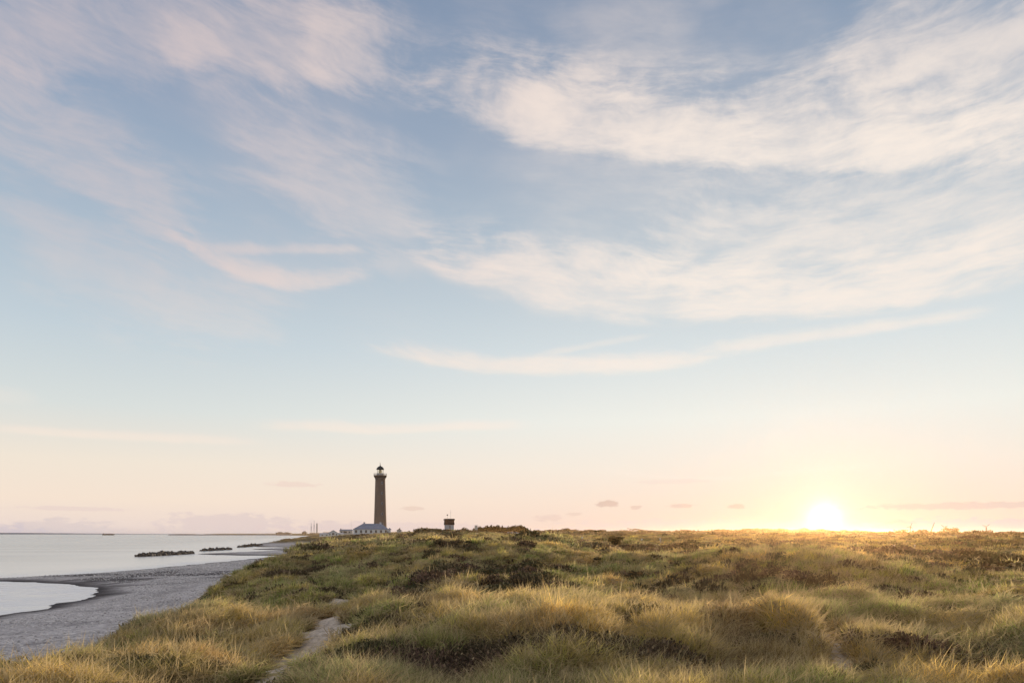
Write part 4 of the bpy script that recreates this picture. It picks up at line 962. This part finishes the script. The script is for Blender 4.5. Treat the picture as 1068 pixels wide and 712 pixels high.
def copy_thing(t, loc, rz, label):
    q = t.copy(); C.objects.link(q); q.location = loc; q.rotation_euler = (0, 0, rz); q['label'] = label
    for ch in list(t.children):
        c = ch.copy(); C.objects.link(c); c.parent = q
        for gch in list(ch.children): e = gch.copy(); C.objects.link(e); e.parent = c
c0 = car_proto(530.3, 420, 'small white car, leftmost of the three parked below the pine row', .1)
for px, rz, lb in ((533.9, -.1, 'small white car in the middle of the three parked below the pine row'), (538.2, .9, 'small white car turned sideways, rightmost of the three below the pine row')):
    x, y = A(px, 420); copy_thing(c0, (x, y, hz(x, y) + .05), rz, lb)
# ------------------------------------------------------------------ two walkers on the beach
def person(px, d, label, coat, trous, rz, stride):
    x, y = A(px, d); t = thing('person', label, 'person', (x, y, hz(x, y)), rz)
    def skin(nm, V_, E_, Rr, m, parent, sub=2):
        me = bpy.data.meshes.new(nm); me.from_pydata(V_, E_, []); o = bpy.data.objects.new(nm, me); C.objects.link(o); o.parent = parent
        md = o.modifiers.new('skin', 'SKIN'); md.use_smooth_shade = True
        for v, q in zip(me.skin_vertices[0].data, Rr): v.radius = (q, q)
        me.skin_vertices[0].data[0].use_root = True; s = o.modifiers.new('sub', 'SUBSURF'); s.levels = sub; s.render_levels = sub; me.materials.append(m); return o
    s = stride
    J = [(0, 0, .95), (0, 0, 1.2), (0, 0, 1.42), (0, -.01, 1.53), (0, -.02, 1.66), (0, -.01, 1.76),
         (-.19, 0, 1.40), (-.24, .04 * s, 1.14), (-.23, -.14 * s, .90), (.19, 0, 1.40), (.24, -.04 * s, 1.14), (.23, -.16 * s, .90),
         (-.10, 0, .88), (-.11, -.16 * s, .50), (-.11, -.20 * s, .08), (-.11, -.33 * s, .05), (.10, 0, .88), (.11, .08 * s, .50), (.11, .30 * s, .10), (.11, .20 * s, .04)]
    E = [(0, 1), (1, 2), (2, 3), (3, 4), (4, 5), (2, 6), (6, 7), (7, 8), (2, 9), (9, 10), (10, 11), (0, 12), (12, 13), (13, 14), (14, 15), (0, 16), (16, 17), (17, 18), (18, 19)]
    Rd = [.13, .13, .12, .055, .095, .08, .065, .05, .035, .065, .05, .035, .085, .06, .045, .04, .085, .06, .045, .04]
    body = skin('body', J, E, Rd, M_skin, t)
    skin('coat', [J[i] for i in (0, 1, 2, 6, 7, 9, 10)] + [(0, 0, .82)], [(0, 1), (1, 2), (2, 3), (3, 4), (2, 5), (5, 6), (0, 7)], [.17, .16, .15, .085, .07, .085, .07, .17], coat, body)
    skin('trousers', [(0, 0, .93)] + [J[i] for i in (12, 13, 14, 16, 17, 18)], [(0, 1), (1, 2), (2, 3), (0, 4), (4, 5), (5, 6)], [.15, .105, .08, .06, .105, .08, .06], trous, body)
    skin('hair', [(0, .01, 1.70), (0, .01, 1.78)], [(0, 1)], [.105, .085], M_dark, body)
M_skin = weathered('skin', (.45, .28, .2), .1, 4)
M_coat = weathered('dark_coat', (.03, .03, .04), .2, 4); M_coat2 = weathered('dark_red_coat', (.10, .03, .03), .2, 4)
person(332.2, 330, 'person in a black coat walking on the far beach, left of the pair', M_coat, M_black, 2.8, 1.0)
person(334.0, 331, 'person in a dark red coat walking on the far beach, right of the pair', M_coat2, M_coat, 3.0, -1.0)
# ------------------------------------------------------------------ camera
cam = bpy.data.cameras.new('camera'); co = bpy.data.objects.new('camera', cam); C.objects.link(co)
cam.sensor_width = 36; cam.lens = 24; cam.clip_end = 20000; cam.clip_start = .1
co.location = (0, 0, EYE); co.rotation_euler = (R(90), 0, 0); cam.shift_y = 200 / 1068
bpy.context.scene.camera = co
sc = bpy.context.scene
sc.view_settings.view_transform = 'Standard'; sc.view_settings.look = 'None'; sc.view_settings.exposure = 0; sc.view_settings.gamma = 1
sc.render.engine = 'CYCLES'; sc.cycles.max_bounces = 6; sc.cycles.diffuse_bounces = 3; sc.cycles.transmission_bounces = 3; sc.cycles.sample_clamp_indirect = 4
